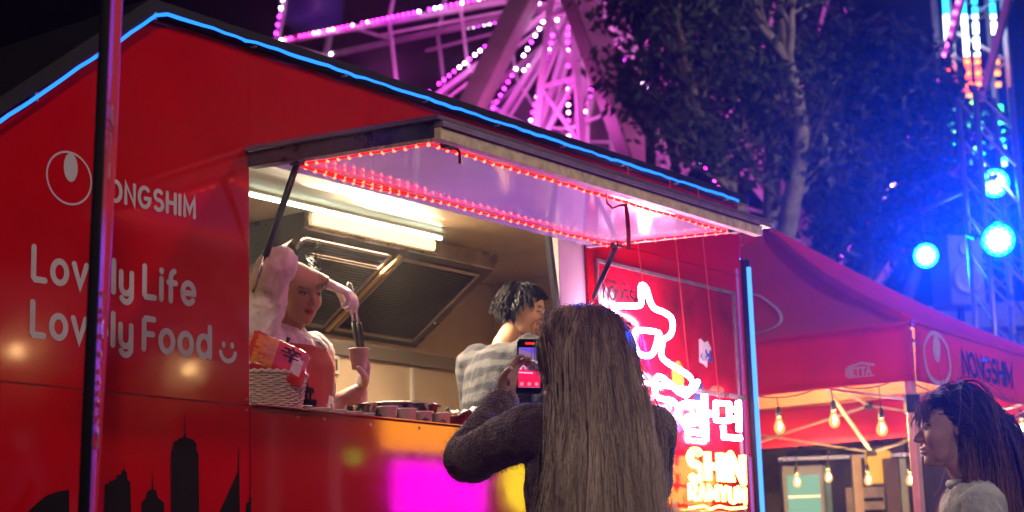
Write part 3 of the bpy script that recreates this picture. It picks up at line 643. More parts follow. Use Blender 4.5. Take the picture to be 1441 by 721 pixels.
for k in range(4):
    a, b = cor[k], cor[(k + 1) % 4]; NS, NT = 28, 20
    vs = [slope_pt(a, b, i / NS, j / NT) for i in range(NS + 1) for j in range(NT + 1)]
    sp = MB(to).add(vs, [(i * (NT + 1) + j, (i + 1) * (NT + 1) + j, (i + 1) * (NT + 1) + j + 1, i * (NT + 1) + j + 1) for i in range(NS) for j in range(NT)]).build('roof_panel', TRED, TN, True)
    vs = [p_ - Vector((0, 0, .018)) for p_ in vs]; MB(to).add(vs, [(i * (NT + 1) + j, (i + 1) * (NT + 1) + j, (i + 1) * (NT + 1) + j + 1, i * (NT + 1) + j + 1) for i in range(NS) for j in range(NT)]).build('roof_lining', mat('tent_lining', (.80, .34, .17), .8, var=.1, vscale=3), sp, True)
    out = (((a + b) / 2) - (TC + (E1 + E2) * 1.5)).normalized()
    def vp(s, t): return a.lerp(b, s) + Vector((0, 0, ZE - (ZE - ZV) * t)) + out * (.02 + .012 * math.sin(s * 14 + k) * t + .01 * mnoise.noise(Vector((s * 9, t * 3, k))))
    vs = [vp(i / 40, j / 6) for i in range(41) for j in range(7)]
    va = MB(to).add(vs, [(i * 7 + j, i * 7 + j + 1, (i + 1) * 7 + j + 1, (i + 1) * 7 + j) for i in range(40) for j in range(6)]).build('valance', TRED, TN, True)
    va.modifiers.new('s', 'SOLIDIFY').thickness = .002
    MB(to).tube([vp(i / 40, 0) + Vector((0, 0, .004)) for i in range(41)], .010, 6).build('eave_hem', TRED, va, True)
    if k == 0:
        fv = lambda x, y, h: vp(x / TS, (.29 - y) / .29) + out * (.006 + h)
        fvm = lambda x, y, h: fv(.54 - x, y, h)
        mb = MB(to); text(mb, 'BETTA', .19, .055, .036, .010, fvm, gap=.22); mb.build('lettering', PRW, va)
        mb = MB(to); ribbon(mb, [(.20, .10), (.27, .115), (.34, .10)], .012, fv); ribbon(mb, [(.2, .045), (.34, .045)], .006, fv); mb.build('printed_mark', PRW, va)
        fs_ = lambda x, y, h: slope_pt(a, b, x, y) + (out * .5 + Vector((0, 0, 1))).normalized() * (.012 + h)
        mb = MB(to); ribbon(mb, arc(.36, .33, .135, .25, 0, 360, 40), .010, fs_); mb.build('egg_mark', PRW, sp)
    if k == 3:
        fv = lambda x, y, h: vp(1 - x / TS, (.29 - y) / .29) + out * (.006 + h)
        mb = MB(to); text(mb, 'NONGSHIM', .62, .09, .12, .026, fv, gap=.2, xs=1.1); mb.build('lettering', PRD, va)
        mb = MB(to); ribbon(mb, arc(.27, .14, .17, .13, 0, 360, 40), .022, fv); mb.add([fv(x, y, 0) for x, y in arc(.27, .19, .05, .075, 0, 360, 20)[:-1]], [tuple(range(20))]); mb.build('egg_mark', PRW, va)
# hips trims catching the blue light
for c in cor:
    pts = [c.lerp(TC + (E1 + E2) * 1.5, t) + Vector((0, 0, ZE + (ZP - ZE) * t - .06 * math.sin(PI * t) + .012)) for t in [i / 14 for i in range(15)]]
    MB(to).tube(pts, [(.030, .008)] * 15, 8, ref=(0, 0, 1)).build('hip_seam', TRED, TN, True)
TFR = mat('tent_frame', (.62, .6, .6), .35, metal=.6, var=.15)
inn = [c + ((TC + (E1 + E2) * 1.5) - c).normalized() * .06 for c in cor]
for c in inn:
    p = MB(to).bar(c, c + Vector((0, 0, ZE - .02)), .042).build('tent_post', TFR, TN, bevel=.003)
    MB(to).box(c + Vector((0, 0, .008)), (.12, .12, .015)).build('post_foot', TFR, p)
    MB(to).box(c + Vector((0, 0, 1.9)), (.07, .07, .09)).build('slider', BLK, p)
for k in range(4):
    a, b = inn[k], inn[(k + 1) % 4]; m_ = (a + b) / 2
    for p, q, z0, z1 in ((a, m_, 2.24, 1.92), (a, m_, 1.92, 2.24), (m_, b, 2.24, 1.92), (m_, b, 1.92, 2.24)):
        MB(to).bar(p + Vector((0, 0, z0)), q + Vector((0, 0, z1)), .028, .014).build('truss_bar', TFR, TN)
    for zz in (2.24, 1.92): MB(to).box(m_ + Vector((0, 0, zz)), (.06, .06, .05)).build('truss_joint', BLK, TN)
    cc = TC + (E1 + E2) * 1.5
    MB(to).bar(m_ + Vector((0, 0, 2.24)), cc + Vector((0, 0, 2.55)), .026, .014).build('truss_bar', TFR, TN); MB(to).bar(m_ + Vector((0, 0, 1.92)), cc + Vector((0, 0, 2.75)), .026, .014).build('truss_bar', TFR, TN)
MB(to).bar(cc + Vector((0, 0, 2.5)), pk - Vector((0, 0, .02)), .04).build('peak_pole', TFR, TN)
# ------------------------------------------------------------------ string lights
BGM = bpy.data.materials.new('bulb_glass'); BGM.use_nodes = True; N = BGM.node_tree.nodes; N.clear()
e = N.new('ShaderNodeEmission'); e.inputs[0].default_value = (1, .5, .12, 1); e.inputs[1].default_value = 1.6; tp = N.new('ShaderNodeBsdfTransparent'); mx = N.new('ShaderNodeMixShader'); mx.inputs[0].default_value = .45; oo = N.new('ShaderNodeOutputMaterial')
K = BGM.node_tree.links; K.new(tp.outputs[0], mx.inputs[1]); K.new(e.outputs[0], mx.inputs[2]); K.new(mx.outputs[0], oo.inputs[0]); BGM.cycles.emission_sampling = 'NONE'
bulbme = MB().lathe([(.012, 0), (.013, -.012), (.020, -.03), (.029, -.052), (.030, -.064), (.026, -.08), (.015, -.092), (0, -.096)], 16).mesh('bulb', BGM, True)
filme = MB().tube([(0, 0, -.03), (.006, 0, -.05), (0, 0, -.075)], [.004, .009, .005], 6).mesh('filament', glow('filament_glow', (1, .72, .30), 45, False))
sockme = MB().lathe([(0, .05), (.008, .05), (.010, .045), (.015, .03), (.016, 0), (.013, -.006), (0, -.006)], 12).mesh('socket', BLK, True)
def string_light(label, pts_, drops, watt, group=None):
    o0 = Vector(pts_[0]); t = thing('string_light', label, 'string light', o0, 0, group)
    cab = [Vector(p) - o0 for p in pts_]; sm_ = []
    for a, b in zip(cab, cab[1:]):
        for i in range(8): s = i / 8; sm_.append(a.lerp(b, s) - Vector((0, 0, .05 * 4 * s * (1 - s))))
    sm_.append(cab[-1]); MB().tube(sm_, .004, 5).build('cable', BLK, t)
    for P in drops:
        P = Vector(P) - o0; near = min(sm_, key=lambda q: (Vector((q.x, q.y)) - Vector((P.x, P.y))).length)
        s = link('socket', sockme, t, P + Vector((0, 0, .0))); link('bulb', bulbme, s); link('filament', filme, s)
        MB().tube([near, Vector((P.x, P.y, near.z)).lerp(near, .3), P + Vector((0, 0, .045))], .0032, 5).build('drop_cord', BLK, t)
        ld = bpy.data.lights.new('bulb_light', 'POINT'); ld.energy = watt; ld.color = (1, .58, .22); ld.shadow_soft_size = .03
        lo = bpy.data.objects.new('bulb_light', ld); COL.objects.link(lo); lo.parent = s; lo.location = (0, 0, -.055)
    return t
ve = lambda s, z: TC + E1 * s + E2 * .06 + Vector((0, 0, z))
def on_edge(px, py, base, dr):   # pixel -> point in the vertical plane through base along dr
    nn = Vector((dr.y, -dr.x, 0)); r = ray(px, py); t = (base - CAM).dot(nn) / r.dot(nn); return CAM + r * t
eb = TC + E2 * .10
BW = 30
string_light('amber bulbs hanging behind the tent valance that bears the small white maker\'s mark', [ve(0.05, 2.06), ve(.5, 2.05), ve(1, 2.05), ve(1.6, 2.05), ve(2.9, 2.06)], [on_edge(x, y, eb, E1) for x, y in ((1096, 586), (1173, 577), (1240, 588))] + [ve(1.3, 1.97), ve(1.8, 1.98), ve(2.4, 1.97)], BW)
eb2 = TC + E1 * 2.9
cb_ = lambda s, z: TC + E1 * 2.9 + E2 * s + Vector((0, 0, z))
eb3 = TC + E2 * 2.9
bk_ = lambda s, z: TC + E2 * 2.9 + E1 * s + Vector((0, 0, z))
string_light('amber bulbs hanging along the rear edge of the red tent', [bk_(0, 2.02), bk_(1, 2.0), bk_(2, 2.0), bk_(2.9, 2.02)], [on_edge(x, y, eb3, E1) for x, y in ((1121, 667), (1165, 660), (1221, 664), (1280, 664))], BW)
eb4 = TC + E1 * .10
rt_ = lambda s, z: TC + E1 * .10 + E2 * s + Vector((0, 0, z))
string_light('amber bulbs hanging behind the tent valance with dark lettering', [rt_(.05, 2.06), rt_(1, 2.05), rt_(2, 2.05), rt_(2.9, 2.06)], [on_edge(x, y, eb4, E2) for x, y in ((1418, 617), (1437, 618))] + [rt_(1.9, 1.96), rt_(2.5, 1.97)], BW)
# ------------------------------------------------------------------ stalls across the lane (out of frame; mirrored in the truck's paint)
def stall(u0, u1, label, canopy, fascia, screen=None):
    t = thing('market_stall', label, 'stall', NV * CT, PI / 2 - AT)
    for u in (u0, u1):
        for d in (-4.0, -5.8): MB().bar((u, d, 0), (u, d, 2.5), .06).build('post', ALU, t)
    MB().bx(u0 + .05, u1 - .05, -4.35, -4.05, 0, 1.0).build('counter', mat('stall_counter', (.18, .05, .06), .4, var=.2), t, bevel=.01)
    MB().prism([(-3.9, 2.5), (-4.9, 3.1), (-5.9, 2.5), (-5.9, 2.46), (-4.9, 3.06), (-3.9, 2.46)], lambda x, y, q: Vector((q, x, y)), u0 - .1, u1 + .1).build('canopy', canopy, t)
    MB().bx(u0, u1, -5.85, -5.80, 0, 2.46).build('back_curtain', mat('curtain', (.05, .03, .06), .8, var=.3), t)
    if fascia:
        a, b, c, e, m_ = fascia; MB().bx(a, b, -3.99, -3.955, c, e).build('lit_fascia', m_, t, bevel=.004)
        MB().bx(a - .03, b + .03, -4.02, -3.992, c - .03, e + .03).build('fascia_box', BLK, t)
    if screen:
        a, b, c, e, m_ = screen; MB().bx(a, b, -4.03, -4.01, c, e).build('lit_menu_screen', m_, t, bevel=.003)
        MB().bx(a - .03, b + .03, -4.06, -4.032, c - .03, e + .03).build('screen_case', BLK, t); MB().bar(((a + b) / 2, -4.05, 1.0), ((a + b) / 2, -4.05, c), .05).build('screen_stand', BLK, t)
    return t
S2 = stall(8.9, 11.8, 'stall with orange lit fascia and magenta screen across the lane', mat('canopy_white', (.6, .55, .5), .7, var=.1), (9.35, 11.4, 2.06, 2.42, glow('fascia_orange', (1, .32, .02), 6)), (9.5, 10.55, 1.62, 1.99, glow('screen_magenta', (1, .0, .85), 7)))
sg = thing('lit_sign', 'round yellow lit sign beside the magenta screen of the stall', 'sign', wl(11.0, -3.98, 1.86), PI / 2 - AT)
MB().lathe([(0, 0), (.2, 0), (.21, .01), (.21, .05), (0, .05)], 28, (0, 0, 0), (0, -1, 0)).build('disc', glow('sign_yellow', (1, .75, .02), 6), sg); MB().bar((0, -.03, -1.86), (0, -.03, -.2), .04).build('sign_post', BLK, sg)
sg = thing('lit_sign', 'small green lit sign beside the orange stall', 'sign', wl(8.98, -3.9, 1.98), PI / 2 - AT)
MB().bx(-.04, .04, -.03, 0, -.05, .05).build('panel', glow('sign_green', (.15, 1, .03), 2.2), sg, bevel=.005); MB().bar((0, -.03, -2.0), (0, -.03, -.08), .04).build('sign_post', BLK, sg)
S1 = stall(5.9, 8.3, 'stall with amber bulbs facing the food truck', mat('canopy_red', (.4, .03, .04), .7, var=.1), None)
string_light('amber bulbs strung along the stall that faces the food truck', [wl(5.9, -3.95, 2.6), wl(6.9, -3.95, 2.58), wl(8.3, -3.95, 2.6)], [wl(u, -3.95, 2.5) for u in (6.24, 7.52)], 8)
LP = thing('lamp_post', 'tall plaza lamp post behind the stalls', 'lamp post', wl(8.6, -4.0 - 2.1, 0))  # unseen post, added to brighten the truck's red side
MB().tube([(0, 0, 0), (0, 0, 8.1)], [.09, .05], 12).build('pole', mat('post_grey', (.12, .12, .13), .5, metal=.5), LP, True)
MB().box((0, 0, 8.15), (.5, .5, .1)).build('lamp_head', MATS['post_grey'], LP, bevel=.02)
MB().bx(-.2, .2, -.2, .2, 8.085, 8.098).build('lamp_panel', glow('post_glow', (1, .86, .72), 8, False), LP)
lamp('post_light', 'SPOT', LP, (0, 0, 8.05), 1500, (1, .74, .72), .2, wl(5.2, 0, 1.6) - wl(8.6, -6.1, 8.05), 2.2)
LP2 = thing('lamp_post', 'tall plaza lamp post lighting the trees and the ferris wheel', 'lamp post', (12, 13, 0))  # second unseen post, put in to lift the foliage and wheel
for ch in list(LP.children):
    if ch.type == 'MESH': c_ = ch.copy(); COL.objects.link(c_); c_.parent = LP2
lamp('post_light', 'SPOT', LP2, (0, 0, 8.05), 4200, (1, .86, .74), .2, (-9, 11, -2.5), 1.6)
LP3 = thing('lamp_post', 'tall plaza lamp post standing before the food truck side', 'lamp post', (1.5, -6.0, 0))  # third unseen post behind the camera, added as front fill light
for ch in list(LP.children):
    if ch.type == 'MESH': c_ = ch.copy(); COL.objects.link(c_); c_.parent = LP3
lamp('post_light', 'SPOT', LP3, (0, 0, 8.05), 3300, (1, .72, .66), .25, (-1, 12.5, -6.2), 1.5)
for q_ in ((4.6, -.62), (6.1, -.62)):  # invented floor lights below view, there to turn the awning underside violet
    UL = thing('floor_uplight', 'violet uplight on the ground before the truck, ' + ('under the hatch' if q_[0] < 6 else 'before the neon sign'), 'uplight', wl(q_[0], q_[1], 0))
    up_ = (wl(q_[0] * .5 + 2.6, -.46, 2.4) - wl(q_[0], q_[1], .2)).normalized()
    MB().tube([Vector((0, 0, .16)) - up_ * .1, Vector((0, 0, .16)) + up_ * .07], [.07, .085], 14).build('can', BLK, UL); MB().tube([Vector((0, 0, .16)) + up_ * .071, Vector((0, 0, .16)) + up_ * .074], .075, 14).build('lens', glow('uplight_lens', (.5, .1, 1), 6, False), UL)
    MB().bx(-.1, .1, -.06, .06, 0, .07).build('foot', BLK, UL); lamp('uplight_beam', 'SPOT', UL, Vector((0, 0, .16)) + up_ * .09, 75, (.50, .15, 1), .06, up_, .95)
# ------------------------------------------------------------------ ferris wheel
FW = dep(836, -12, 42); WA = math.radians(41)
We = Vector((math.cos(WA), -math.sin(WA), 0)); Wx = Vector((math.sin(WA), math.cos(WA), 0)); WR = 10.3
WH = thing('ferris_wheel', 'big ferris wheel with pink bulb-lined spokes towering behind the trees', 'ferris wheel', Vector((FW.x, FW.y, 0)))
wo_ = WH.location.copy()
WST = mat('wheel_white_steel', (.62, .56, .62), .4, var=.2, vscale=2)
WGR = mat('wheel_leg_grey', (.20, .21, .15), .5, var=.2, vscale=2)
def wp(r, ang, ax): return FW + We * (-r * math.cos(ang)) + Vector((0, 0, -r * math.sin(ang))) + Wx * ax
ANG = [math.radians(a) for a in (-5.5, 20.5, 46.5, 68, 88, 107, 125, 147.5, 170, 192.5, 215, 237.5, 260, 282.5, 305, 330)]; NSP = 16; bulbs = []
def in_view(P):
    v = P - CAM; dz = v.dot(F_)
    if dz <= 0: return None
    x = 720.5 + FPX * v.dot(R_) / dz; y = 360.5 - FPX * v.dot(U_) / dz
    if -20 < x < 1461 and -20 < y < 740 and ((x < 1060 and y < -45 + .322 * x) or (x >= 1060 and y < 480)): return (x, y)
    return None
rw = random.Random(11)
for k in range(NSP):
    an = ANG[k]
    for ax in (-.9, .9):
        sp = MB(wo_).bar(wp(.5, an, ax * .5), wp(WR, an, ax), .11, .14).build('spoke', WST, WH)
        MB(wo_).bar(wp(.5, an + .5, ax * .5), wp(WR * .62, an + .06, ax), .06, .06).build('spoke_brace', WST, sp)
        n = int(WR / .185)
        on = True
        for i in range(5, n):
            seg = (i // 9 + k + (0 if ax < 0 else 1)) % 4
            if (ax > 0 and seg in (0, 2)) or (ax < 0 and i % 13 == 12): continue
            bulbs.append((wp(i * .185, an, ax + (-.10 if ax < 0 else -.09)), (i // 7 + k + (i % 3 == 0)) % 5))
    MB(wo_).bar(wp(WR, an, -.9), wp(WR, an, .9), .08).build('rim_tie', WST, WH)
    MB(wo_).bar(wp(WR * .72, an, -.9), wp(WR * .72, an, .9), .06).build('spoke_tie', WST, WH)
    a2 = ANG[(k + 1) % NSP] + (2 * PI if k == NSP - 1 else 0)
    for ax in (-.9, .9):
        MB(wo_).bar(wp(WR, an, ax), wp(WR, a2, ax), .12, .14).build('rim_segment', WST, WH)
        MB(wo_).bar(wp(WR * .58, an, ax), wp(WR * .58, a2, ax), .07).build('inner_ring_segment', WST, WH)
        MB(wo_).bar(wp(WR * .34, an, ax), wp(WR * .34, a2, ax), .06).build('inner_ring_segment', WST, WH)
    for i in range(19):
        s_ = i / 19; bulbs.append((wp(WR, an, -.99).lerp(wp(WR, a2, -.99), s_), (i // 4) % 5))
for k in range(NSP):   # gondolas on the rim
    c = wp(WR + .1, ANG[k] + .19, 0)
    if in_view(c - Vector((0, 0, 1.2))) and in_view(c - Vector((0, 0, 1.2)))[0] > 900: continue
    gd = MB(wo_).lathe([(0, -2.0), (.6, -1.95), (.85, -1.7), (.9, -1.2), (.92, -1.15), (.86, -1.15), (.8, -1.65), (0, -1.85)], 14, c).build('gondola', mat('gondola_blue', (.06, .05, .35), .35, var=.2), WH, True)
    MB(wo_).lathe([(0, -.1), (.4, -.18), (.95, -.42), (.95, -.46), (0, -.3)], 14, c).build('gondola_roof', mat('gondola_roof', (.25, .15, .5), .4), gd, True)
    for a in range(4): MB(wo_).bar(c + Vector((.8 * math.cos(a * PI / 2), .8 * math.sin(a * PI / 2), -1.2)), c + Vector((.8 * math.cos(a * PI / 2), .8 * math.sin(a * PI / 2), -.38)), .05).build('gondola_post', WST, gd)
MB(wo_).lathe([(0, -1.3), (.45, -1.3), (.5, -1.2), (.5, 1.2), (.45, 1.3), (0, 1.3)], 24, FW, Wx).build('hub', WST, WH, True)
for sx in (-1, 1):
    for sd in (-1, 1):
        top = FW + Wx * (sd * 1.5) + We * (sx * .3); drop = FW.z
        bot = FW + We * (sx * .54 * drop) + Wx * (sd * (1.5 + .234 * drop)); bot.z = 0
        MB(wo_).bar(top + Vector((0, 0, .4)), bot, .62, .5).build('support_leg', WGR, WH, bevel=.03)
for sd in (-1, 1):    # lattice pylon under the hub
    ch = [(-.9, 0), (.9, 0)]
    for sx in (-1, 1):
        MB(wo_).bar(FW + Wx * sd * 1.2 + We * sx * .25, Vector((FW.x, FW.y, 0)) + Wx * sd * 2.6 + We * sx * 2.0, .16).build('pylon_chord', WST, WH)
    for j in range(9):
        z0 = FW.z * (1 - (j + .5) / 9); f0_ = 1 - z0 / FW.z; f1_ = min(1, f0_ + 1 / 9)
        A = lambda f_, sx: FW + Wx * sd * (1.2 + 1.4 * f_) + We * sx * (.25 + 1.75 * f_) - Vector((0, 0, FW.z * f_))
        MB(wo_).bar(A(f0_, -1), A(f0_, 1), .09).build('pylon_brace', WST, WH); MB(wo_).bar(A(f0_, -1), A(f1_, 1), .08).build('pylon_brace', WST, WH); MB(wo_).bar(A(f0_, 1), A(f1_, -1), .08).build('pylon_brace', WST, WH)
cgl = [('bulb_magenta', (1, .02, .72), 16), ('bulb_pinkwhite', (1, .30, .95), 22), ('bulb_pink', (1, .03, .5), 14), ('bulb_white', (1, .62, 1), 26), ('bulb_violet', (.75, .03, 1), 15)]
bms = [MB().ball((0, 0, 0), .034, 8, 6).mesh('light_bulb', glow(a, b, c, False)) for a, b, c in cgl]
vis = [b_ for b_ in bulbs if in_view(b_[0])]; rest = [b_ for b_ in bulbs if not in_view(b_[0])]
vis.sort(key=lambda b_: (in_view(b_[0])[0] > 1000 and in_view(b_[0])[0] < 1200, in_view(b_[0])[0] > 880))
for P, c in vis[:298]: link('light_bulb', bms[c], WH, P - wo_)
mbr = MB(wo_)
for P, c in vis[298:] + rest: mbr.ball(P, .036, 5, 3)
o = mbr.build('distant_bulbs', glow('bulb_rest', (1, .08, .8), 14, False), WH); o['kind'] = 'stuff'
for (ax, rz, dx, en) in ((-2.6, -3.5, 0, 210), (-2.4, -1.5, -4.5, 150), (-2.4, -4, 5.5, 260), (-2.4, 2, 3, 90)):
    P = FW + Wx * ax + We * dx + Vector((0, 0, rz)); lamp('wheel_light', 'POINT', WH, P - wo_, en, (1, .10, .72), .5)
# ------------------------------------------------------------------ light tower ride behind, with coloured LED columns
RT = dep(1372, 120, 52); RTb = Vector((RT.x, RT.y, 0))
RD = thing('light_tower', 'lattice ride tower with columns of blue, orange and green LEDs', 'tower', RTb)
for sx in (-1, 1):
    for sy in (-1, 1): MB().bar((sx * .8, sy * .8, 0), (sx * .8, sy * .8, 22), .14).build('chord', WST, RD)
for j in range(22):
    for sy in (-1, 1):
        MB().bar((-.8, sy * .8, j), (.8, sy * .8, j + 1), .07).build('lattice_bar', WST, RD) if j % 2 else MB().bar((.8, sy * .8, j), (-.8, sy * .8, j + 1), .07).build('lattice_bar', WST, RD)
lc = {n_: MB().box((0, 0, 0), (.13, .10, .115)).mesh('led', glow('ride_' + n_, c, s_, False)) for n_, c, s_ in (('cyan', (.02, .45, 1), 5), ('white', (.75, .9, 1), 6), ('red', (1, .06, .02), 4.5), ('orange', (1, .2, .01), 5), ('green', (.05, 1, .12), 4.5), ('lime', (.35, 1, .05), 5))}
for x0, x1, gap in ((1330, 1343, 0), (1355, 1371, 0), (1371, 1383, 2), (1396, 1413, 3)):
    for i in range(46):
        y = -8 + i * 5.3; px = x0 + (x1 - x0) * y / 230
        if y > 238: break
        if gap and (i * 7 + x0) % (gap + 2) == 0 or (y > 150 and i % 5 in (3,)): continue
        c = 'cyan' if y < 20 else 'white' if y < 78 else ('red' if i % 3 else 'orange') if y < 138 else 'white' if y < 152 and x0 == 1330 else 'lime' if i % 4 == 1 else 'green'
        if x0 == 1396 and 45 < y < 150 and i % 3: continue
        P = dep(px, y, 51.0); link('led', lc[c], RD, P - RTb)
# ------------------------------------------------------------------ truss, stage lights, speaker, shed
TRM = mat('truss_alu', (.45, .45, .5), .35, metal=.7, var=.15)
tb_ = dep(1411, 440, 14.3); tb0 = Vector((tb_.x, tb_.y, 0))
TRS = thing('truss_tower', 'aluminium box truss tower carrying the blue stage lights', 'truss', tb0, .2)
for sx in (-1, 1):
    for sy in (-1, 1): MB().tube([(sx * .16, sy * .16, 0), (sx * .16, sy * .16, 5.0)], .025, 8).build('chord', TRM, TRS, True)
for j in range(15):
    z = .1 + j * .325
    for sx in (-1, 1):
        MB().tube([(sx * .16, -.16, z), (sx * .16, .16, z + .325)], .011, 6).build('brace', TRM, TRS); MB().tube([(-.16, sx * .16, z + .325), (.16, sx * .16, z)], .011, 6).build('brace', TRM, TRS)
MB().box((0, 0, .02), (.7, .7, .04)).build('base_plate', TRM, TRS)
# cross beam the smaller light hangs from
def stage_light(P, r, aim, label, energy, spot=.95, strong=1.0):
    a = (Vector(aim) - P).normalized(); t = thing('stage_light', label, 'stage light', P)
    rot = Vector((0, 0, -1)).rotation_difference(a)
    body = MB().lathe([(0, .30), (r * .55, .30), (r * .75, .22), (r * .95, .08), (r * 1.06, 0), (r * 1.06, -.02), (r * .99, -.02), (r * .98, .005), (0, .006)], 28)
    o = body.build('housing', BLK, t, True); o.rotation_mode = 'QUATERNION'; o.rotation_quaternion = rot
    cell = MB().lathe([(0, -.012), (r * .13, -.010), (r * .16, 0)], 12)
    cm = cell.mesh('lens_cell', glow('stage_cell', (.35, .85, 1), 22, False)); cr = cell.mesh('lens_cell', glow('stage_cell_ring', (.02, .55, 1), 14, False))
    for q in range(19):
        if q == 0: x = y = 0
        elif q < 7: x = r * .36 * math.cos(q * PI / 3); y = r * .36 * math.sin(q * PI / 3)
        else: x = r * .74 * math.cos(q * PI / 6); y = r * .74 * math.sin(q * PI / 6)
        link('lens_cell', cm if q < 7 else cr, o, (x, y, .0))
    dm = MB().lathe([(0, .002), (r * .74, .002)], 28).build('lens_plate', glow('stage_plate', (.5, .85, 1), 5.0, False), o); MB().lathe([(r * .745, .002), (r * .965, .002)], 28).build('lens_ring', glow('stage_ring', (.0, .42, 1), 4.0, False), o)
    yk = MB().tube([(r * 1.2, 0, .08), (r * 1.2, 0, .45), (-r * 1.2, 0, .45), (-r * 1.2, 0, .08)], .016, 6).build('yoke', BLK, t); yk.rotation_mode = 'QUATERNION'; yk.rotation_quaternion = rot
    lamp('stage_beam', 'SPOT', t, a * .06, energy * 1.5, (.0, .05, 1), .1, a, spot)
    return t
L1 = stage_light(dep(1405, 338, 13.9), .135, (3.2, 5, 1.2), 'largest glowing blue stage light on the truss tower', 2600)
L2 = stage_light(dep(1400, 258, 14.6), .125, (3.2, 6, 1.5), 'white-blue stage light mounted at the top of the truss tower', 1500)
L3 = stage_light(dep(1303, 360, 15.5), .115, (3.0, 4, 1.0), 'smaller blue stage light hanging between the tree and the truss', 1200)
p3 = dep(1303, 360, 15.5)
tg = dep(1411, 300, 14.3)
BM = thing('lighting_bar', 'horizontal bar joining the truss tower to the smaller stage light', 'bar', Vector((tg.x, tg.y, p3.z + .42)))
MB().tube([(0, .1, 0), Vector((p3.x, p3.y + .1, p3.z + .42)) - BM.location], .025, 8).build('pipe', TRM, BM)
MB().tube([Vector((p3.x, p3.y + .1, p3.z + .42)) - BM.location, Vector((p3.x, p3.y + .05, p3.z + .1)) - BM.location], .015, 6).build('clamp', BLK, BM)
sk = thing('loudspeaker', 'boxy loudspeaker on a pole beside the truss tower', 'loudspeaker', Vector((dep(1347, 385, 16).x, dep(1347, 385, 16).y, 0)), .3)
zc = dep(1347, 385, 16).z
MB().bx(-.18, .18, -.16, .16, zc - .32, zc + .32).build('cabinet', mat('speaker_grey', (.16, .16, .2), .5), sk, bevel=.015)
MB().lathe([(0, .01), (.05, .02), (.11, .0), (.135, .02), (.15, .0)], 24, (0, -.165, zc - .08), (0, -1, 0)).build('woofer', mat('cone', (.25, .25, .3), .4), sk, True)
MB().lathe([(0, .01), (.04, .0), (.06, .01)], 18, (0, -.165, zc + .2), (0, -1, 0)).build('tweeter', MATS['cone'], sk, True)
MB().tube([(0, 0, 0), (0, 0, zc - .3)], .03, 8).build('pole', BLK, sk)
shp = dep(1310, 458, 19); SH = thing('shed', 'low container shed with flat roof behind the red tent', 'shed', Vector((shp.x + .8, shp.y, 0)), -.15)
shz = dep(1310, 432, 19).z
MB().bx(-2.4, 2.4, -.1, 2.6, 0, shz - .28).build('wall', mat('shed_wall', (.16, .17, .22), .5, var=.15), SH)
MB().bx(-2.55, 2.55, -.25, 2.75, shz - .28, shz).build('roof', mat('shed_roof', (.12, .14, .26), .4, var=.1), SH, bevel=.02)
for k in range(12): MB().bx(-2.3 + k * .4, -2.26 + k * .4, -.14, -.101, .05, shz - .3).build('wall_rib', MATS['shed_wall'], SH)
# ------------------------------------------------------------------ stalls seen under the tent
def post_thing(px, py0, D, w, col, label, em=None):
    p = dep(px, 690, D); M = glow('post_' + label[:9], *em) if em else mat('postm_' + label[:12], col, .5, var=.15)
    t = thing('post', label, 'post', Vector((p.x, p.y, 0))); zt_ = dep(px, py0, D).z
    MB().bx(-w / 2, w / 2, -w / 2, w / 2, .03, zt_).build('shaft', M, t); MB().bx(-w, w, -w, w, 0, .03).build('foot', BLK, t)
p = dep(1131, 690, 14.5)
FR = thing('display_fridge', 'tall glass-door drinks fridge glowing pale green under the tent', 'fridge', Vector((p.x, p.y, 0)), -.1); zt_ = dep(1131, 655, 14.5).z
MB().bx(-.17, .17, 0, .5, .08, zt_).build('cabinet', mat('fridge_case', (.5, .52, .5), .4), FR, bevel=.01)
MB().bx(-.13, .13, -.02, -.002, .2, zt_ - .08).build('lit_door', glow('fridge_glow', (.55, 1, .66), .45), FR)
for k in range(5): MB().bx(-.13, .13, -.026, -.021, .4 + k * .34, .415 + k * .34).build('shelf', ALU, FR)
for k in range(2): MB().bx(-.16 + k * .26, -.10 + k * .26, .05, .4, 0, .08).build('foot', BLK, FR)
p = dep(1185, 690, 16)
BD = thing('booth_wall', 'dark purple booth wall standing behind the red tent', 'booth', Vector((p.x + .25, p.y, 0)), -.12)
for k in range(6): MB().bx(-.75 + k * .3, -.455 + k * .3, 0, .05, 0, dep(1185, 645, 16).z).build('wall_panel', mat('booth_purple', (.05, .035, .09), .6, var=.15), BD, bevel=.006)
MB().bx(-.8, 1.1, -.02, .07, dep(1185, 645, 16).z, dep(1185, 640, 16).z).build('top_rail', ALU, BD)
post_thing(1165, 655, 14.8, .05, (.3, .55, .5), 'thin pale green post in front of the dark purple booth wall')
post_thing(1106, 655, 14.8, .06, (.35, .28, .4), 'thin lilac post beside the glowing drinks fridge')
post_thing(1207, 640, 13.6, .07, (.55, .42, .33), 'beige post right of the dark purple booth wall')
post_thing(1255, 645, 13.4, .10, (.06, .03, .05), 'thick dark maroon post near the yellow hanging bag')
post_thing(1272, 645, 13.8, .05, (.5, .6, .52), 'slim pale post beside the thick maroon post')
p = dep(1236, 655, 13.5)
YB = thing('hanging_bag', 'yellow bag hanging from a rail behind the tent', 'bag', p); 
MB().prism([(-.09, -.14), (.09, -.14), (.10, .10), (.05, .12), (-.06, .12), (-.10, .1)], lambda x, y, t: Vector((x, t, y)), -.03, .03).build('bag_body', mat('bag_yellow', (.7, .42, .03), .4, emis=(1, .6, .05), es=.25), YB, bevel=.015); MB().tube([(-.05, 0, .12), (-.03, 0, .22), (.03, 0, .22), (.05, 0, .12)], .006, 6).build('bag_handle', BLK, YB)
pa_ = dep(1207, 690, 13.6); pb_ = dep(1255, 690, 13.4)
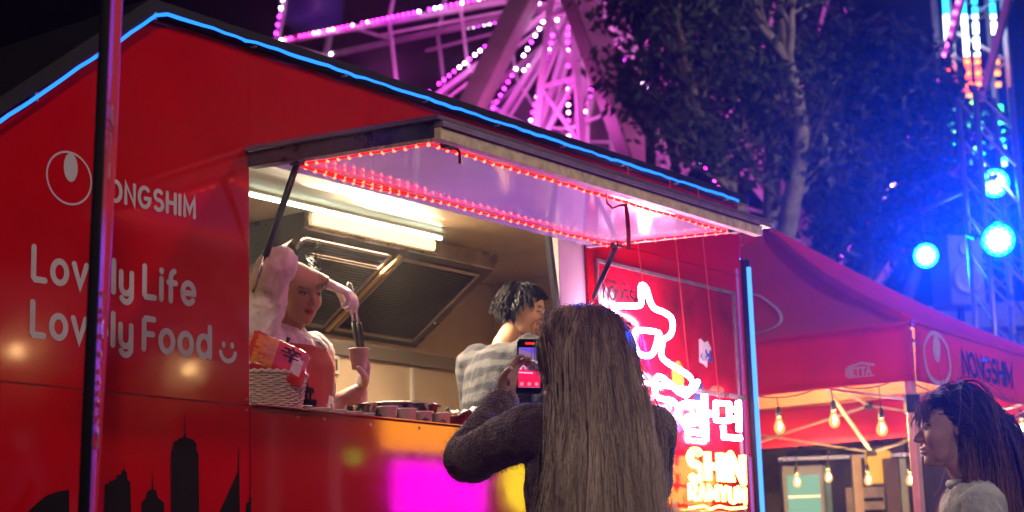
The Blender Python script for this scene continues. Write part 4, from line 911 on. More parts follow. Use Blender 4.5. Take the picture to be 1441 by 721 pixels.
HR = thing('hanging_rail', 'thin steel rail between beige and maroon posts holding the yellow bag', 'rail', Vector((pa_.x, pa_.y, p.z + .222)))
MB().tube([(0, 0, 0), Vector((pb_.x - pa_.x, pb_.y - pa_.y, 0))], .012, 8).build('rail_tube', ALU, HR); MB().ball((0, 0, 0), .02).build('end_cap', BLK, HR)
p = dep(1235, 705, 15)
PB = thing('menu_board', 'cream menu board with printed lines standing behind the tent', 'board', Vector((p.x, p.y, 0)), -.1); zt_ = dep(1235, 685, 15).z
MB().bx(-.26, .26, 0, .03, .5, zt_).build('board_face', mat('board_cream', (.62, .5, .33), .5, var=.3, vscale=12), PB); MB().bar((-.2, .015, 0), (-.2, .015, .5), .03).build('leg', ALU, PB); MB().bar((.2, .015, 0), (.2, .015, .5), .03).build('leg', ALU, PB)
for k in range(7): MB().bx(-.2, .05 + .13 * ((k * 37) % 10) / 10, -.004, -.001, zt_ - .12 - k * .1, zt_ - .09 - k * .1).build('printed_line', PRINTK, PB)
stall_far = thing('far_stall', 'warm lit far stall with white counter beyond the tent', 'stall', Vector((dep(1400, 690, 17).x, dep(1400, 690, 17).y, 0)), -.2)
MB().bx(-2.2, 2.2, 0, .5, 0, 1.05).build('counter', mat('far_counter', (.6, .5, .42), .5, var=.15), stall_far); MB().bx(-2.4, 2.4, 1.6, 1.66, 0, 2.5).build('back_wall', mat('far_wall', (.5, .33, .2), .6, var=.2), stall_far)
MB().bx(-2.5, 2.5, -.2, 1.7, 2.5, 2.6).build('roof', mat('far_roof', (.25, .08, .1), .6), stall_far)
for k in range(4): MB().bar((-2.3 + k * 1.53, .1, 0), (-2.3 + k * 1.53, .1, 2.5), .07).build('post', ALU, stall_far)
MB().bx(-.6, .6, 1.2, 1.25, 2.44, 2.47).build('strip_lamp', glow('far_strip', (1, .68, .34), 9), stall_far)
# ------------------------------------------------------------------ trees
def tree(name, label, base, trunks, leafcol, nleaf, leaf, spread, seed, bark, droop=.5, tipstep=.55, group=None, box=None):
    rt = random.Random(seed); t = thing(name, label, 'tree', base, 0, group); tips = []
    mb = MB()
    def grow(p, d, ln, r, lvl):
        pts = [p]; rs = [r]; n = 6
        for i in range(n):
            d = (d + Vector((rt.uniform(-1, 1), rt.uniform(-1, 1), rt.uniform(-.6, .9))) * .16).normalized(); p = p + d * (ln / n); pts.append(p); rs.append(r * (1 - .6 * (i + 1) / n))
            if lvl >= 1 and i > 1: tips.append(p)
            if lvl < 3 and i >= (2 if lvl == 0 else 1):
                for _ in range(2 if lvl < 2 else 1):
                    nd = (d + Vector((rt.uniform(-1, 1), rt.uniform(-1, 1), rt.uniform(-.3, .7))) * (.9 if lvl else .75)).normalized(); grow(p, nd, ln * rt.uniform(.42, .62), rs[-1] * .6, lvl + 1)
        mb.tube(pts, rs, 7 if lvl < 2 else 4)
    for pts, r in trunks:
        pts = [Vector(q) for q in pts]; mb.tube(smooth_path(pts, n=4), [r * (1 - .55 * i / (4 * (len(pts) - 1))) for i in range(4 * (len(pts) - 1) + 1)], 9)
        d = (pts[-1] - pts[-2]).normalized()
        for j in range(len(pts)):
            if j < 2: continue
            for _ in range(3): grow(pts[j], (d + Vector((rt.uniform(-1, 1), rt.uniform(-1, 1), rt.uniform(0, .7)))).normalized(), rt.uniform(1.3, 2.3) * spread, r * .32, 1)
        grow(pts[-1], d, 2.4 * spread, r * .45, 0)
    mb.build('trunk', bark, t, True)
    vs = []; fs = []
    for i in range(nleaf):
        c = rt.choice(tips) + Vector((rt.gauss(0, .22), rt.gauss(0, .22), rt.gauss(-.05, .22))) * spread
        d = Vector((rt.uniform(-1, 1), rt.uniform(-1, 1), rt.uniform(-1.4, .3) * (.4 + droop))).normalized(); s = d.orthogonal().normalized(); s = (Matrix.Rotation(rt.uniform(0, 6.28), 3, d) @ s)
        l = leaf * rt.uniform(.6, 1.3); w = l * rt.uniform(.2, .32); b = len(vs); nrm = d.cross(s)
        vs += [c, c + d * l * .45 + s * w + nrm * .1 * l, c + d * l, c + d * l * .45 - s * w + nrm * .1 * l]; fs += [(b, b + 1, b + 2), (b, b + 2, b + 3)]
    MB().add(vs, fs).build('crown', leafcol, t)
    return t
def leafmat(name, col):
    M = mat(name, col, .45, var=.55, vscale=1.3); N = M.node_tree.nodes; K = M.node_tree.links
    tb = N.new('ShaderNodeBsdfTranslucent'); tb.inputs[0].default_value = (col[0] * 1.1, col[1] * 1.2, col[2] * .7, 1); ms = N.new('ShaderNodeMixShader'); ms.inputs[0].default_value = .3
    K.new(N['Principled BSDF'].outputs[0], ms.inputs[1]); K.new(tb.outputs[0], ms.inputs[2]); K.new(ms.outputs[0], N['Material Output'].inputs[0]); return M
BARK = mat('gum_bark', (.34, .27, .25), .8, var=.4, vscale=6, bump=.5, bscale=20); BARK2 = mat('dark_bark', (.12, .09, .09), .85, var=.4, vscale=6, bump=.6, bscale=20)
LF = leafmat('gum_leaf', (.085, .085, .06)); LF2 = leafmat('dark_leaf', (.05, .055, .055))
def rel(px, py, D, b): return dep(px, py, D) - b
b1 = dep(1090, 700, 22); b1 = Vector((b1.x, b1.y, 0))
tree('gum_tree', 'large gum tree with pale trunks whose crown overlaps the ferris wheel', b1, [([(0, 0, 0), rel(1098, 420, 22, b1), rel(1112, 300, 22, b1), rel(1128, 190, 22, b1), rel(1110, 90, 22, b1)], .17), ([(-.2, .1, 0), rel(1060, 400, 22.3, b1), rel(1030, 280, 22.3, b1), rel(985, 160, 22.3, b1), rel(960, 60, 22, b1)], .15), ([(.0, .4, 0), rel(1085, 330, 22.6, b1), rel(1090, 200, 22.6, b1), rel(1050, 60, 22.6, b1), rel(1030, -60, 22, b1)], .13)], LF, 15000, .16, .66, 21, BARK)
b2 = dep(1215, 700, 27); b2 = Vector((b2.x, b2.y, 0))
tree('broad_tree', 'dark bushy tree washed in blue light between gum tree and truss', b2, [([(0, 0, 0), rel(1215, 500, 27, b2), rel(1222, 400, 27, b2), rel(1230, 300, 27, b2)], .16), ([(.3, .2, 0), rel(1270, 480, 27, b2), rel(1290, 380, 27, b2), rel(1295, 300, 27, b2)], .13), ([(-.4, .2, 0), rel(1160, 480, 27, b2), rel(1150, 390, 27, b2), rel(1160, 310, 27, b2)], .13)], LF2, 11000, .2, .66, 33, BARK2)
b3 = dep(930, 700, 24); b3 = Vector((b3.x, b3.y, 0))
tree('young_tree', 'slender dark tree growing in front of the ferris wheel leg', b3, [([(0, 0, 0), rel(925, 400, 24, b3), rel(915, 200, 24, b3), rel(925, 90, 24, b3)], .11), ([(.2, .2, 0), rel(960, 400, 24, b3), rel(950, 230, 24, b3), rel(900, 60, 24, b3)], .09)], LF, 4200, .16, .5, 57, BARK2)
# ================================================================== PEOPLE
def smin(a, b, k):
    h = np.clip(.5 + .5 * (b - a) / k, 0, 1); return b + (a - b) * h - k * h * (1 - h)
def sdE(p, c, r):
    c = np.array(c); r = np.array(r); q = p - c; k0 = np.linalg.norm(q / r, axis=-1); k1 = np.linalg.norm(q / (r * r), axis=-1) + 1e-9; return k0 * (k0 - 1) / k1
def sdC(p, a, b, ra, rb):
    a = np.array(a); b = np.array(b); ab = b - a; t = np.clip(((p - a) @ ab) / (ab @ ab), 0, 1); return np.linalg.norm(p - a - t[..., None] * ab, axis=-1) - (ra + (rb - ra) * t)
def head_sdf(p, fem=1.0):
    q = p.copy(); q[..., 1] = np.abs(q[..., 1])
    d = sdE(q, (-.012, 0, .028), (.094, .074, .084))
    d = smin(d, sdE(q, (.026, 0, -.020), (.060, .060, .086)), .03)
    d = smin(d, sdE(q, (.030, 0, -.075), (.046, .045 * (1.04 - .06 * fem), .034)), .03)
    d = smin(d, sdE(q, (.068, 0, -.098), (.017, .018, .014)), .022)
    d = smin(d, sdE(q, (.052, .038, -.028), (.028, .022, .026)), .02)
    d = smin(d, sdE(q, (.070, .022, .024), (.018, .028, .009)), .012)
    d = -smin(-d, sdE(q, (.100, .032, .004), (.016, .019, .012)), .010)
    d = smin(d, sdE(q, (.0735, .031, .004), (.0125, .016, .0125)), .004)
    d = smin(d, sdC(q, (.081, 0, .012), (.103, 0, -.027), .0055, .0085), .010)
    d = smin(d, sdE(q, (.1055, 0, -.030), (.0105, .0095, .0085)), .006)
    d = smin(d, sdE(q, (.095, .0105, -.034), (.010, .0075, .0070)), .005)
    d = smin(d, sdE(q, (.0860, 0, -.0575), (.0115, .021, .0055)), .006)
    d = smin(d, sdE(q, (.0845, 0, -.0695), (.0110, .0185, .0062)), .006)
    d = smin(d, sdE(q, (-.012, .074, -.012), (.017, .008, .029)), .006)
    return d
def head_mesh(fem, skin, hairc, lip, brow, hairline, smile=0.0, makeup=0.0, nu=190, nv=150):
    th = np.linspace(0, 2 * PI, nu, endpoint=False); ph = np.linspace(.02, PI - .02, nv)
    T_, P_ = np.meshgrid(th, ph, indexing='ij'); D = np.stack([np.sin(P_) * np.cos(T_), np.sin(P_) * np.sin(T_), np.cos(P_)], -1)
    c0 = np.array([.01, 0, -.01]); lo = np.full(T_.shape, .03); hi = np.full(T_.shape, .19)
    for _ in range(22):
        mid = (lo + hi) / 2; s = head_sdf(c0 + D * mid[..., None], fem); lo = np.where(s < 0, mid, lo); hi = np.where(s < 0, hi, mid)
    V = c0 + D * lo[..., None]; x, y, z = V[..., 0], V[..., 1], V[..., 2]; ay = np.abs(y)
    C = np.ones(V.shape) * np.array(skin)
    def blend(mask, col): 
        nonlocal C
        mask = np.clip(mask, 0, 1)[..., None]; C = C * (1 - mask) + np.array(col) * mask
    g = lambda a, b, c, e: np.exp(-((ay - a) / b) ** 2 - ((z - c) / e) ** 2) * (x > .03)
    blend(.35 * g(.045, .02, -.03, .018), (skin[0] * 1.05, skin[1] * .72, skin[2] * .68))
    zl = -.063 + smile * .016 * (ay / .022) ** 2
    lipm = (np.abs(z - zl) < .0105 * np.sqrt(np.clip(1 - (ay / (.023 + .004 * smile)) ** 2, 0, 1))) & (x > .06); blend(lipm * .85, lip)
    if smile: blend(((np.abs(z - zl) < .0052 * np.sqrt(np.clip(1 - (ay / .020) ** 2, 0, 1))) & (x > .06)) * .95, (.75, .72, .68))
    else: blend((np.abs(z - zl) < .0016) * (ay < .02) * (x > .06) * .8, (.12, .02, .02))
    ex, ez = (ay - .032) / .0165, (z - .004 - .10 * (ay - .032))
    lid = (.0058 if smile else .0042) * np.sqrt(np.clip(1 - ex ** 2, 0, 1)); eye = (np.abs(ez) < lid) & (x > .04)
    blend(eye * 1.0, (.5, .44, .4)); blend((((ay - .032) ** 2 + (z - .003) ** 2) < .0056 ** 2) * eye * 1.0, (.02, .012, .01))
    blend((np.abs(ez - lid) < .0017 + .0008 * fem) * (np.abs(ex) < 1.12) * (x > .04) * .95, (.03, .018, .015)); blend((np.abs(ez + lid) < .0009) * (np.abs(ex) < 1) * (x > .04) * .5, (.12, .06, .05))
    bz = .0265 + .006 * np.exp(-((ay - .036) / .014) ** 2) - .10 * np.clip(ay - .04, 0, 1)
    blend((np.abs(z - bz) < .0038) * (ay > .013) * (ay < .052) * (x > .03) * .8, brow)
    hm = hairline(x, y, z); blend(hm, hairc)
    V2 = V.reshape(-1, 3); n = len(V2); F = []
    for i in range(nu):
        j = (i + 1) % nu
        for k in range(nv - 1): F.append((i * nv + k, i * nv + k + 1, j * nv + k + 1, j * nv + k))
    F.append(tuple(i * nv for i in range(nu))); F.append(tuple(i * nv + nv - 1 for i in reversed(range(nu))))
    return V2, F, C.reshape(-1, 3)
def remesh_mb(mb, voxel, smooth=4):
    me = mb.mesh('tmp'); o = bpy.data.objects.new('tmp', me); COL.objects.link(o)
    r = o.modifiers.new('r', 'REMESH'); r.mode = 'VOXEL'; r.voxel_size = voxel
    if smooth: s = o.modifiers.new('s', 'SMOOTH'); s.factor = .5; s.iterations = smooth
    dg = bpy.context.evaluated_depsgraph_get(); ev = o.evaluated_get(dg); m2 = bpy.data.meshes.new_from_object(ev)
    nv = len(m2.vertices); V = np.empty(nv * 3, 'f'); m2.vertices.foreach_get('co', V); V = V.reshape(-1, 3).astype(float); Fs = [tuple(p.vertices) for p in m2.polygons]
    NN = np.empty(nv * 3, 'f'); m2.vertices.foreach_get('normal', NN); NN = NN.reshape(-1, 3).astype(float)
    bpy.data.objects.remove(o); bpy.data.meshes.remove(me); bpy.data.meshes.remove(m2)
    return V, Fs, NN
def raw_obj(name, V, Fs, material, parent, colors=None):
    me = bpy.data.meshes.new(name); me.from_pydata([tuple(v) for v in V], [], Fs); me.update(); me.materials.append(material)
    me.polygons.foreach_set('use_smooth', [True] * len(me.polygons))
    if colors is not None:
        a = me.color_attributes.new('Col', 'FLOAT_COLOR', 'POINT'); a.data.foreach_set('color', np.concatenate([colors, np.ones((len(colors), 1))], 1).astype('f').ravel())
    return link(name, me, parent)
def garment(name, mb, voxel, material, parent, wr=.004, ws=14, seed=0, smooth=4, aniso=(1, 1, .5), cut=None):
    V, Fs, NN = remesh_mb(mb, voxel, smooth)
    for i in range(len(V)):
        p = Vector((V[i][0] * ws * aniso[0] + seed, V[i][1] * ws * aniso[1], V[i][2] * ws * aniso[2])); q = mnoise.noise(p) ; q2 = 1 - abs(mnoise.noise(p * 2.1)) * 2
        V[i] += NN[i] * wr * (q + .5 * q2)
    return raw_obj(name, V, Fs, material, parent)
def npv(v): return np.array(v, float)
def hand(mb, W, f, p, side, curl=(40, 45, 50, 55), thumb=35, g=0.0, sc=1.0, spread=.0):
    """W wrist, f towards the fingers, p where the palm faces, thumb on the f x p * side edge"""
    f = Vector(f).normalized(); p = Vector(p); p = (p - f * p.dot(f)).normalized(); s = f.cross(p) * side
    mb.tube([W - f * .03, W, W + f * .03 * sc, W + f * .065 * sc, W + f * .088 * sc], [(.026 + g, .019 + g), (.027 + g, .019 + g), (.037 * sc + g, .017 + g), (.041 * sc + g, .0145 + g), (.039 * sc + g, .011 + g)], 12, ref=s)
    for k, (o, ln) in enumerate(((.030, .072), (.010, .080), (-.010, .074), (-.029, .060))):
        d = (f + s * (spread * (o / .03))).normalized(); ax = d.cross(p).normalized(); P = W + f * .083 * sc + s * o * sc; pts = [P - f * .012, P]; rs = [.0085, .0092]
        for q, fr in enumerate((.45, .31, .24)):
            d = Matrix.Rotation(math.radians(curl[k]) * (.75 if q == 0 else 1.0), 3, ax) @ d
            P = P + d * ln * fr * sc; pts.append(P); rs.append(.0085 - .0010 * q)
        mb.tube(pts, [r * sc + g for r in rs], 8); mb.ball(pts[-1], rs[-1] * sc + g, 8, 6)
    pts = [W + f * .018 * sc + s * .022 * sc, W + f * .045 * sc + s * .044 * sc + p * .010]; d = (f * .75 + s * .55 + p * .35).normalized(); ta = math.radians(thumb); P = pts[-1]
    for ln in (.034, .028):
        d = (d + p * math.sin(ta) - s * math.sin(ta) * .5).normalized(); P = P + d * ln * sc; pts.append(P)
    mb.tube(pts, [.014 * sc + g, .0125 * sc + g, .0100 * sc + g, .0085 * sc + g], 8); mb.ball(pts[-1], .0085 * sc + g, 8, 6)
SKM = mat('skin', (.6, .4, .3), .48, attr='Col', sss=.08, bump=.06, bscale=220)
HAIRM = mat('hair', (.1, .07, .05), .38, attr='Col', spec=.45)
def frame(fw, up=(0, 0, 1)):
    f = Vector(fw).normalized(); u = Vector(up); u = (u - f * u.dot(f)).normalized(); l = u.cross(f); return np.array([f, l, u]).T
class Person:
    """joints in world space; everything is stored relative to the base point on the floor"""
    def __init__(s, label, base, J, hfwd, bfwd, skin, hairc, lip, brow, hairline, fem=1.0, smile=0, build=1.0, hup=(0, 0, 1), hscale=1.0, group=None):
        s.t = thing('person', label, 'person', base); s.o = Vector(base); s.J = {k: Vector(v) for k, v in J.items()}; s.skin = skin; s.b = build
        s.bf = Vector(bfwd).normalized(); s.lat = Vector((0, 0, 1)).cross(s.bf).normalized(); s.HM = frame(hfwd, hup); s.hs = hscale
        s.headargs = (fem, skin, hairc, lip, brow, hairline, smile)
    def rings(s):
        J = s.J; P, Cc, N = J['pelvis'], J['chest'], J['neck']; b = s.b; sh = (J['shL'] + J['shR']) / 2
        sw = (J['shL'] - J['shR']).length / 2
        return [(P - Vector((0, 0, .10)), .165 * b, .115 * b), (P, .170 * b, .12 * b), (P.lerp(Cc, .45), .138 * b, .098 * b), (Cc, .160 * b, .115 * b), (Cc.lerp(sh, .6), max(.15, sw * .95) * b, .098 * b), (sh.lerp(N, .25), sw * .86, .075 * b), (sh.lerp(N, .75), sw * .45, .060), (N + (N - sh) * .05, .056, .056)]
    def torso(s, mb, grow=0.0, lo=0):
        R = s.rings()[lo:]; mb.tube([r[0] for r in R], [(r[1] + grow, r[2] + grow) for r in R], 22, ref=s.lat)
    def surf(s, t, a, off):
        R = s.rings(); x = t * (len(R) - 1); i = min(int(x), len(R) - 2); f = x - i; c = R[i][0].lerp(R[i + 1][0], f); la = R[i][1] * (1 - f) + R[i + 1][1] * f; lb = R[i][2] * (1 - f) + R[i + 1][2] * f
        return c + s.lat * (math.sin(a) * (la + off)) + s.bf * (math.cos(a) * (lb + off))
    def arm(s, mb, k, r=(.062, .050, .046, .036, .030), upto=1.0, g=0.0):
        J = s.J; A, B, Cw = J['sh' + k], J['el' + k], J['wr' + k]; ins = A + (J['neck'] - A) * .35 - Vector((0, 0, .03))
        pts = [ins, A, A.lerp(B, .5), B, B.lerp(Cw, .5), Cw]; rr_ = [r[0] * .95, r[0], (r[0] + r[1]) / 2 * 1.02, r[1], r[2], r[3]]
        if upto < 1: # sleeve stops a little past the elbow
            pts = pts[:4] + [B.lerp(Cw, upto)]; rr_ = rr_[:4] + [r[1] * 1.02]
        mb.tube(smooth_path(pts, n=4), list(np.interp(np.linspace(0, len(pts) - 1, 4 * (len(pts) - 1) + 1), range(len(pts)), [q + g for q in rr_])), 14)
    def legs(s, mb, g=0.0):
        for k in 'LR':
            h = s.J['hip' + k]; kn = s.J['kn' + k]; an = s.J['an' + k]; mb.tube([h + Vector((0, 0, .06)), h, h.lerp(kn, .5), kn, kn.lerp(an, .4), an], [.085 + g, .088 + g, .072 + g, .055 + g, .056 + g, .040 + g], 14)
    def make_body(s, hands=()):
        J = s.J; o = s.o; V, F, C = head_mesh(*s.headargs); V = (V * s.hs) @ s.HM.T + npv(J['head'] - o); Vs = [V]; Fs = list(F); Cs = [C]
        mb = MB(o); s.torso(mb, -.012); 
        hd = Vector(s.HM[:, 0]); hu = Vector(s.HM[:, 2])
        mb.tube([J['neck'] - Vector((0, 0, .05)), J['neck'], J['head'] - hu * .085 - hd * .012, J['head'] - hu * .03 - hd * .015], [.062, .050, .047, .05], 16)
        for k in 'LR': s.arm(mb, k, (.048, .043, .043, .028, .024))
        s.legs(mb, -.012)
        for k in 'LR': mb.ball(J['an' + k] + s.bf * .05 - Vector((0, 0, .05)), (.06, .06, .035))
        def app(V2, F2):
            b = sum(len(v) for v in Vs); Vs.append(V2); Fs.extend(tuple(i + b for i in f) for f in F2); Cs.append(np.ones(V2.shape) * np.array(s.skin))
        V2, F2, _ = remesh_mb(mb, .009, 3); app(V2, F2)
        for hk in hands:
            mb = MB(o); hand(mb, **hk); V2, F2, _ = remesh_mb(mb, .0032, 2); app(V2, F2)
        V, C = np.concatenate(Vs), np.concatenate(Cs)
        s.body = raw_obj('body', V, Fs, SKM, s.t, C); return s
    def shoes(s, m_):
        for k in 'LR':
            a = s.J['an' + k]; MB(s.o).tube([a - s.bf * .07 - Vector((0, 0, .045)), a - s.bf * .03 - Vector((0, 0, .04)), a + s.bf * .06 - Vector((0, 0, .05)), a + s.bf * .15 - Vector((0, 0, .062)), a + s.bf * .18 - Vector((0, 0, .066))], [(.03, .035), (.042, .045), (.045, .036), (.042, .026), (.02, .016)], 12, ref=s.lat).build('shoe', m_, s.t, True)
def std_legs(J, floor, bf, gap=.1):
    lat = Vector((0, 0, 1)).cross(Vector(bf).normalized()).normalized(); P = Vector(J['pelvis'])
    for k, sg_ in (('L', 1), ('R', -1)):
        h = P + lat * (.09 * sg_) - Vector((0, 0, .05)); J['hip' + k] = h; J['an' + k] = Vector((h.x + lat.x * .02 * sg_, h.y + lat.y * .02 * sg_, floor + .085)); J['kn' + k] = (h + J['an' + k]) / 2 + Vector(bf).normalized() * .03
    return J
def strands_obj(name, P, rad, col, parent, taper=.55):
    """P (N,M,3) strand paths -> three-sided tubes in one mesh, coloured per vertex"""
    N_, M_, _ = P.shape; Tn = np.gradient(P, axis=1); Tn /= np.linalg.norm(Tn, axis=-1, keepdims=True) + 1e-9
    ref = np.array([.3, .5, .8]); A = np.cross(Tn, ref); A /= np.linalg.norm(A, axis=-1, keepdims=True) + 1e-9; B = np.cross(Tn, A)
    tp = 1 - taper * np.linspace(0, 1, M_) ** 2; r = rad[:, None] * tp[None]
    R3 = [P + A * (r * math.cos(a))[..., None] + B * (r * math.sin(a))[..., None] for a in (0, 2.094, 4.189)]
    V = np.stack(R3, 2).reshape(-1, 3)
    idx = (np.arange(N_)[:, None] * M_ + np.arange(M_ - 1)[None]).ravel() * 3; quads = []
    for k in range(3): k2 = (k + 1) % 3; quads.append(np.stack([idx + k, idx + k2, idx + 3 + k2, idx + 3 + k], 1))
    Q = np.concatenate(quads).astype('i'); me = bpy.data.meshes.new(name); nq = len(Q)
    me.vertices.add(len(V)); me.vertices.foreach_set('co', V.astype('f').ravel()); me.loops.add(nq * 4); me.loops.foreach_set('vertex_index', Q.ravel()); me.polygons.add(nq); me.polygons.foreach_set('loop_start', np.arange(nq, dtype='i') * 4)
    me.update(); me.validate(); me.polygons.foreach_set('use_smooth', [True] * nq); me.materials.append(HAIRM)
    Cc = np.repeat(col[:, :, None, :], 3, 2).reshape(-1, 3); a = me.color_attributes.new('Col', 'FLOAT_COLOR', 'POINT'); a.data.foreach_set('color', np.concatenate([Cc, np.ones((len(Cc), 1))], 1).astype('f').ravel())
    return link(name, me, parent)
def grow_hair(person, seed, nguide, nchild, length, seg, mask, init, colliders, grav=.25, rad=.0013, root=(.05, .03, .02), tip=None, clump=.012, wave=.02, ombre=(.35, .9), layer=(.02, .16), name='hair', noise=.05, tipspread=.5, latmax=None, back=0.0, faceclear=None, widen=.45):
    g = np.random.default_rng(seed); HC = npv(person.J['head'] - person.o); M = person.HM * person.hs
    D = g.normal(size=(nguide * 14, 3)); D /= np.linalg.norm(D, axis=1, keepdims=True); c0 = np.array([.0, 0, .01]); lo = np.full(len(D), .03); hi = np.full(len(D), .19)
    for _ in range(20):
        mid = (lo + hi) / 2; q = head_sdf(c0 + D * mid[:, None]); lo = np.where(q < 0, mid, lo); hi = np.where(q < 0, hi, mid)
    Rl = c0 + D * lo[:, None]; ok = mask(Rl[:, 0], Rl[:, 1], Rl[:, 2]); Rl = Rl[ok][:nguide]; Dn = D[ok][:nguide]; n = len(Rl)
    v = init(Rl, Dn, g); v /= np.linalg.norm(v, axis=1, keepdims=True); pos = Rl @ M.T + HC; v = v @ person.HM.T
    lay = g.uniform(*layer, n); L = length(Rl, g); ds = L / seg; path = [pos.copy()]
    ph = g.uniform(0, 6.28, n); am = g.uniform(.3, 1, n) * wave; gv = np.array([0, 0, -1.0]); drift = g.normal(size=(n, 3)) * noise
    cols_ = [(HC + M @ np.array([-.008, 0, .018]), person.HM, np.array([.100, .080, .094]) * person.hs)] + [(npv(c - person.o), np.array(m_), np.array(r)) for c, m_, r in colliders]
    for k in range(seg):
        gk = grav if np.isscalar(grav) else grav[min(k, len(grav) - 1)]
        v = v * (1 - gk) + gv * gk + drift * .3 + (np.sin(ph + k * .55) * am)[:, None] * np.array([.6, .6, 0]); v /= np.linalg.norm(v, axis=1, keepdims=True)
        old = pos; pos = pos + v * ds[:, None]
        for c, m_, r in cols_:
            q = ((pos - c) @ m_) / r; l = np.linalg.norm(q, axis=1); lim = 1 + lay * min(1, (k + 1.5) / 7); ins = l < lim
            pos = np.where(ins[:, None], c + (q / l[:, None] * lim[:, None] * r) @ m_.T, pos)
        if latmax is not None:
            lt = npv(person.lat); bfv = npv(person.bf); rl = pos - HC; la = rl @ lt; over = np.clip(np.abs(la) - (latmax * (.8 + 2.4 * lay) + widen * np.clip(-rl[:, 2] - .06, 0, .22) * (.4 + 6 * lay)), 0, None) * np.sign(la); pos = pos - over[:, None] * lt * .6
            bo = np.clip(rl @ bfv + .03, 0, None) * (rl[:, 2] < -.06) * back; pos = pos - bfv * bo[:, None]
        if faceclear is not None:
            ql = (pos - HC) @ M; ov = np.clip(ql[:, 0] - faceclear - .5 * np.clip(ql[:, 2] - .05, 0, 1) - .35 * np.clip(-ql[:, 2] - .10, 0, 1), 0, None) * (ql[:, 2] < .085); pos = pos - ov[:, None] * person.HM[:, 0] * .7
        v = (pos - old); v /= np.linalg.norm(v, axis=1, keepdims=True) + 1e-9; path.append(pos.copy())
    G = np.stack(path, 1)                                            # n, seg+1, 3
    off = g.normal(size=(n, nchild, 3)) * clump; off2 = g.normal(size=(n, nchild, 3)) * clump * tipspread; s_ = np.linspace(0, 1, seg + 1)
    P = G[:, None] + off[:, :, None] * (1 - s_)[None, None, :, None] + off2[:, :, None] * s_[None, None, :, None]
    wv = g.normal(size=(n, nchild, 1, 3)) * .0016 * np.sin(s_ * 9 + 1)[None, None, :, None]; P = (P + wv).reshape(n * nchild, seg + 1, 3)
    jit = g.uniform(.86, 1.14, (n * nchild, 1, 1)) * np.repeat(g.uniform(.74, 1.26, n), nchild)[:, None, None]; mixv = np.clip((s_ - ombre[0]) / (ombre[1] - ombre[0]), 0, 1)[None, :, None] * np.clip(g.normal(1, .25, (n * nchild, 1, 1)), .3, 1.3)
    mixv = np.clip(mixv, 0, 1); tip = tip if tip is not None else root; col = (np.array(root) * (1 - mixv) + np.array(tip) * mixv) * jit
    return strands_obj(name, P, g.uniform(.75, 1.3, n * nchild) * rad, col, person.t)
def hair_std(x, y, z):     # scalp under the hairline (1 = hair)
    front = .066 - .35 * np.clip(np.abs(y) - .035, 0, 1) ; hl = np.where(x > .03, front - .0 * x, np.where(x > -.01, -.01 + (x + .01) / .04 * .05, -.07))
    return ((z > hl)).astype(float)
mask_std = lambda x, y, z: hair_std(x, y, z) > .5
# ---------------------------------------------------------------- cook with raised arm
KF = .63
hc = onf(422, 411, .50); J = dict(head=hc, neck=onf(404, 481, .57), shR=onf(364, 468, .50), elR=onf(386, 375, .37), wrR=onf(458, 399, .42), shL=onf(444, 494, .60), elL=onf(449, 588, .50), wrL=onf(508, 548, .43))
J['chest'] = J['neck'] + Vector((0, 0, -.24)) - NV * .0; J['pelvis'] = J['chest'] + Vector((0, 0, -.30)); std_legs(J, KF, NV)
SK1 = (.52, .26, .155)
cook = Person('cook in cream sweatshirt and red apron lifting noodles with tongs', Vector((J['pelvis'].x, J['pelvis'].y, KF)), J, (.66, -.75, -.30), NV * 1.0 + Vector((.0, 0, 0)), SK1, (.012, .009, .009), (.50, .06, .05), (.06, .035, .03), hair_std, hup=(-.05, 0, 1))
fR = (R_ * .86 - U_ * .42 + NV * .15); pR = (-U_ * .8 - R_ * .45 - NV * .1)
fL = (U_ * .95 + R_ * .16 - F_ * .05); pL = (-R_ * .85 - F_ * .5)
hR = dict(W=J['wrR'], f=fR, p=pR, side=1, curl=(30, 36, 44, 52), thumb=24, sc=1.08); hL = dict(W=J['wrL'], f=fL, p=pL, side=1, curl=(34, 36, 40, 44), thumb=20, sc=1.05)
cook.make_body((hR, hL))
CREAMF = mat('cream_sweatshirt', (.88, .84, .77), .85, var=.06, vscale=5, sheen=.3, bump=.6, bscale=40)
mb = MB(cook.o); cook.torso(mb, .012); cook.arm(mb, 'R', (.075, .066, .06, .05, .05), .12); cook.arm(mb, 'L', (.070, .062, .05, .05, .05), .05)
mb.tube([J['neck'] + Vector((0, 0, -.02)), J['neck'] + Vector((0, 0, .022))], .068, 14); garment('sweatshirt', mb, .008, CREAMF, cook.t, .011, 30, 1, 2)
JEAN = mat('dark_trousers', (.03, .03, .045), .8, var=.2, vscale=10, bump=.2, bscale=60); SHOE = mat('shoe_black', (.02, .02, .02), .5); SHOEW = mat('shoe_white', (.6, .6, .58), .5)
mb = MB(cook.o); cook.legs(mb); mb.tube([J['pelvis'] - Vector((0, 0, .12)), J['pelvis'] + Vector((0, 0, .04))], [(.16, .115), (.155, .11)], 16, ref=cook.lat); garment('trousers', mb, .014, JEAN, cook.t, .003, 14, 2); cook.shoes(SHOE)
GLV = mat('glove_white', (.86, .80, .76), .40, sss=.05, var=.06, vscale=40, bump=.35, bscale=70)
for hk in (hR, hL):
    mb = MB(cook.o); hand(mb, g=.0022, **hk); f_ = Vector(hk['f']).normalized(); W_ = hk['W']; mb.tube([W_ - f_ * .055, W_ - f_ * .03, W_], [.036, .031, .029], 12); garment('glove', mb, .0032, GLV, cook.t, .0012, 60, 3, 2)
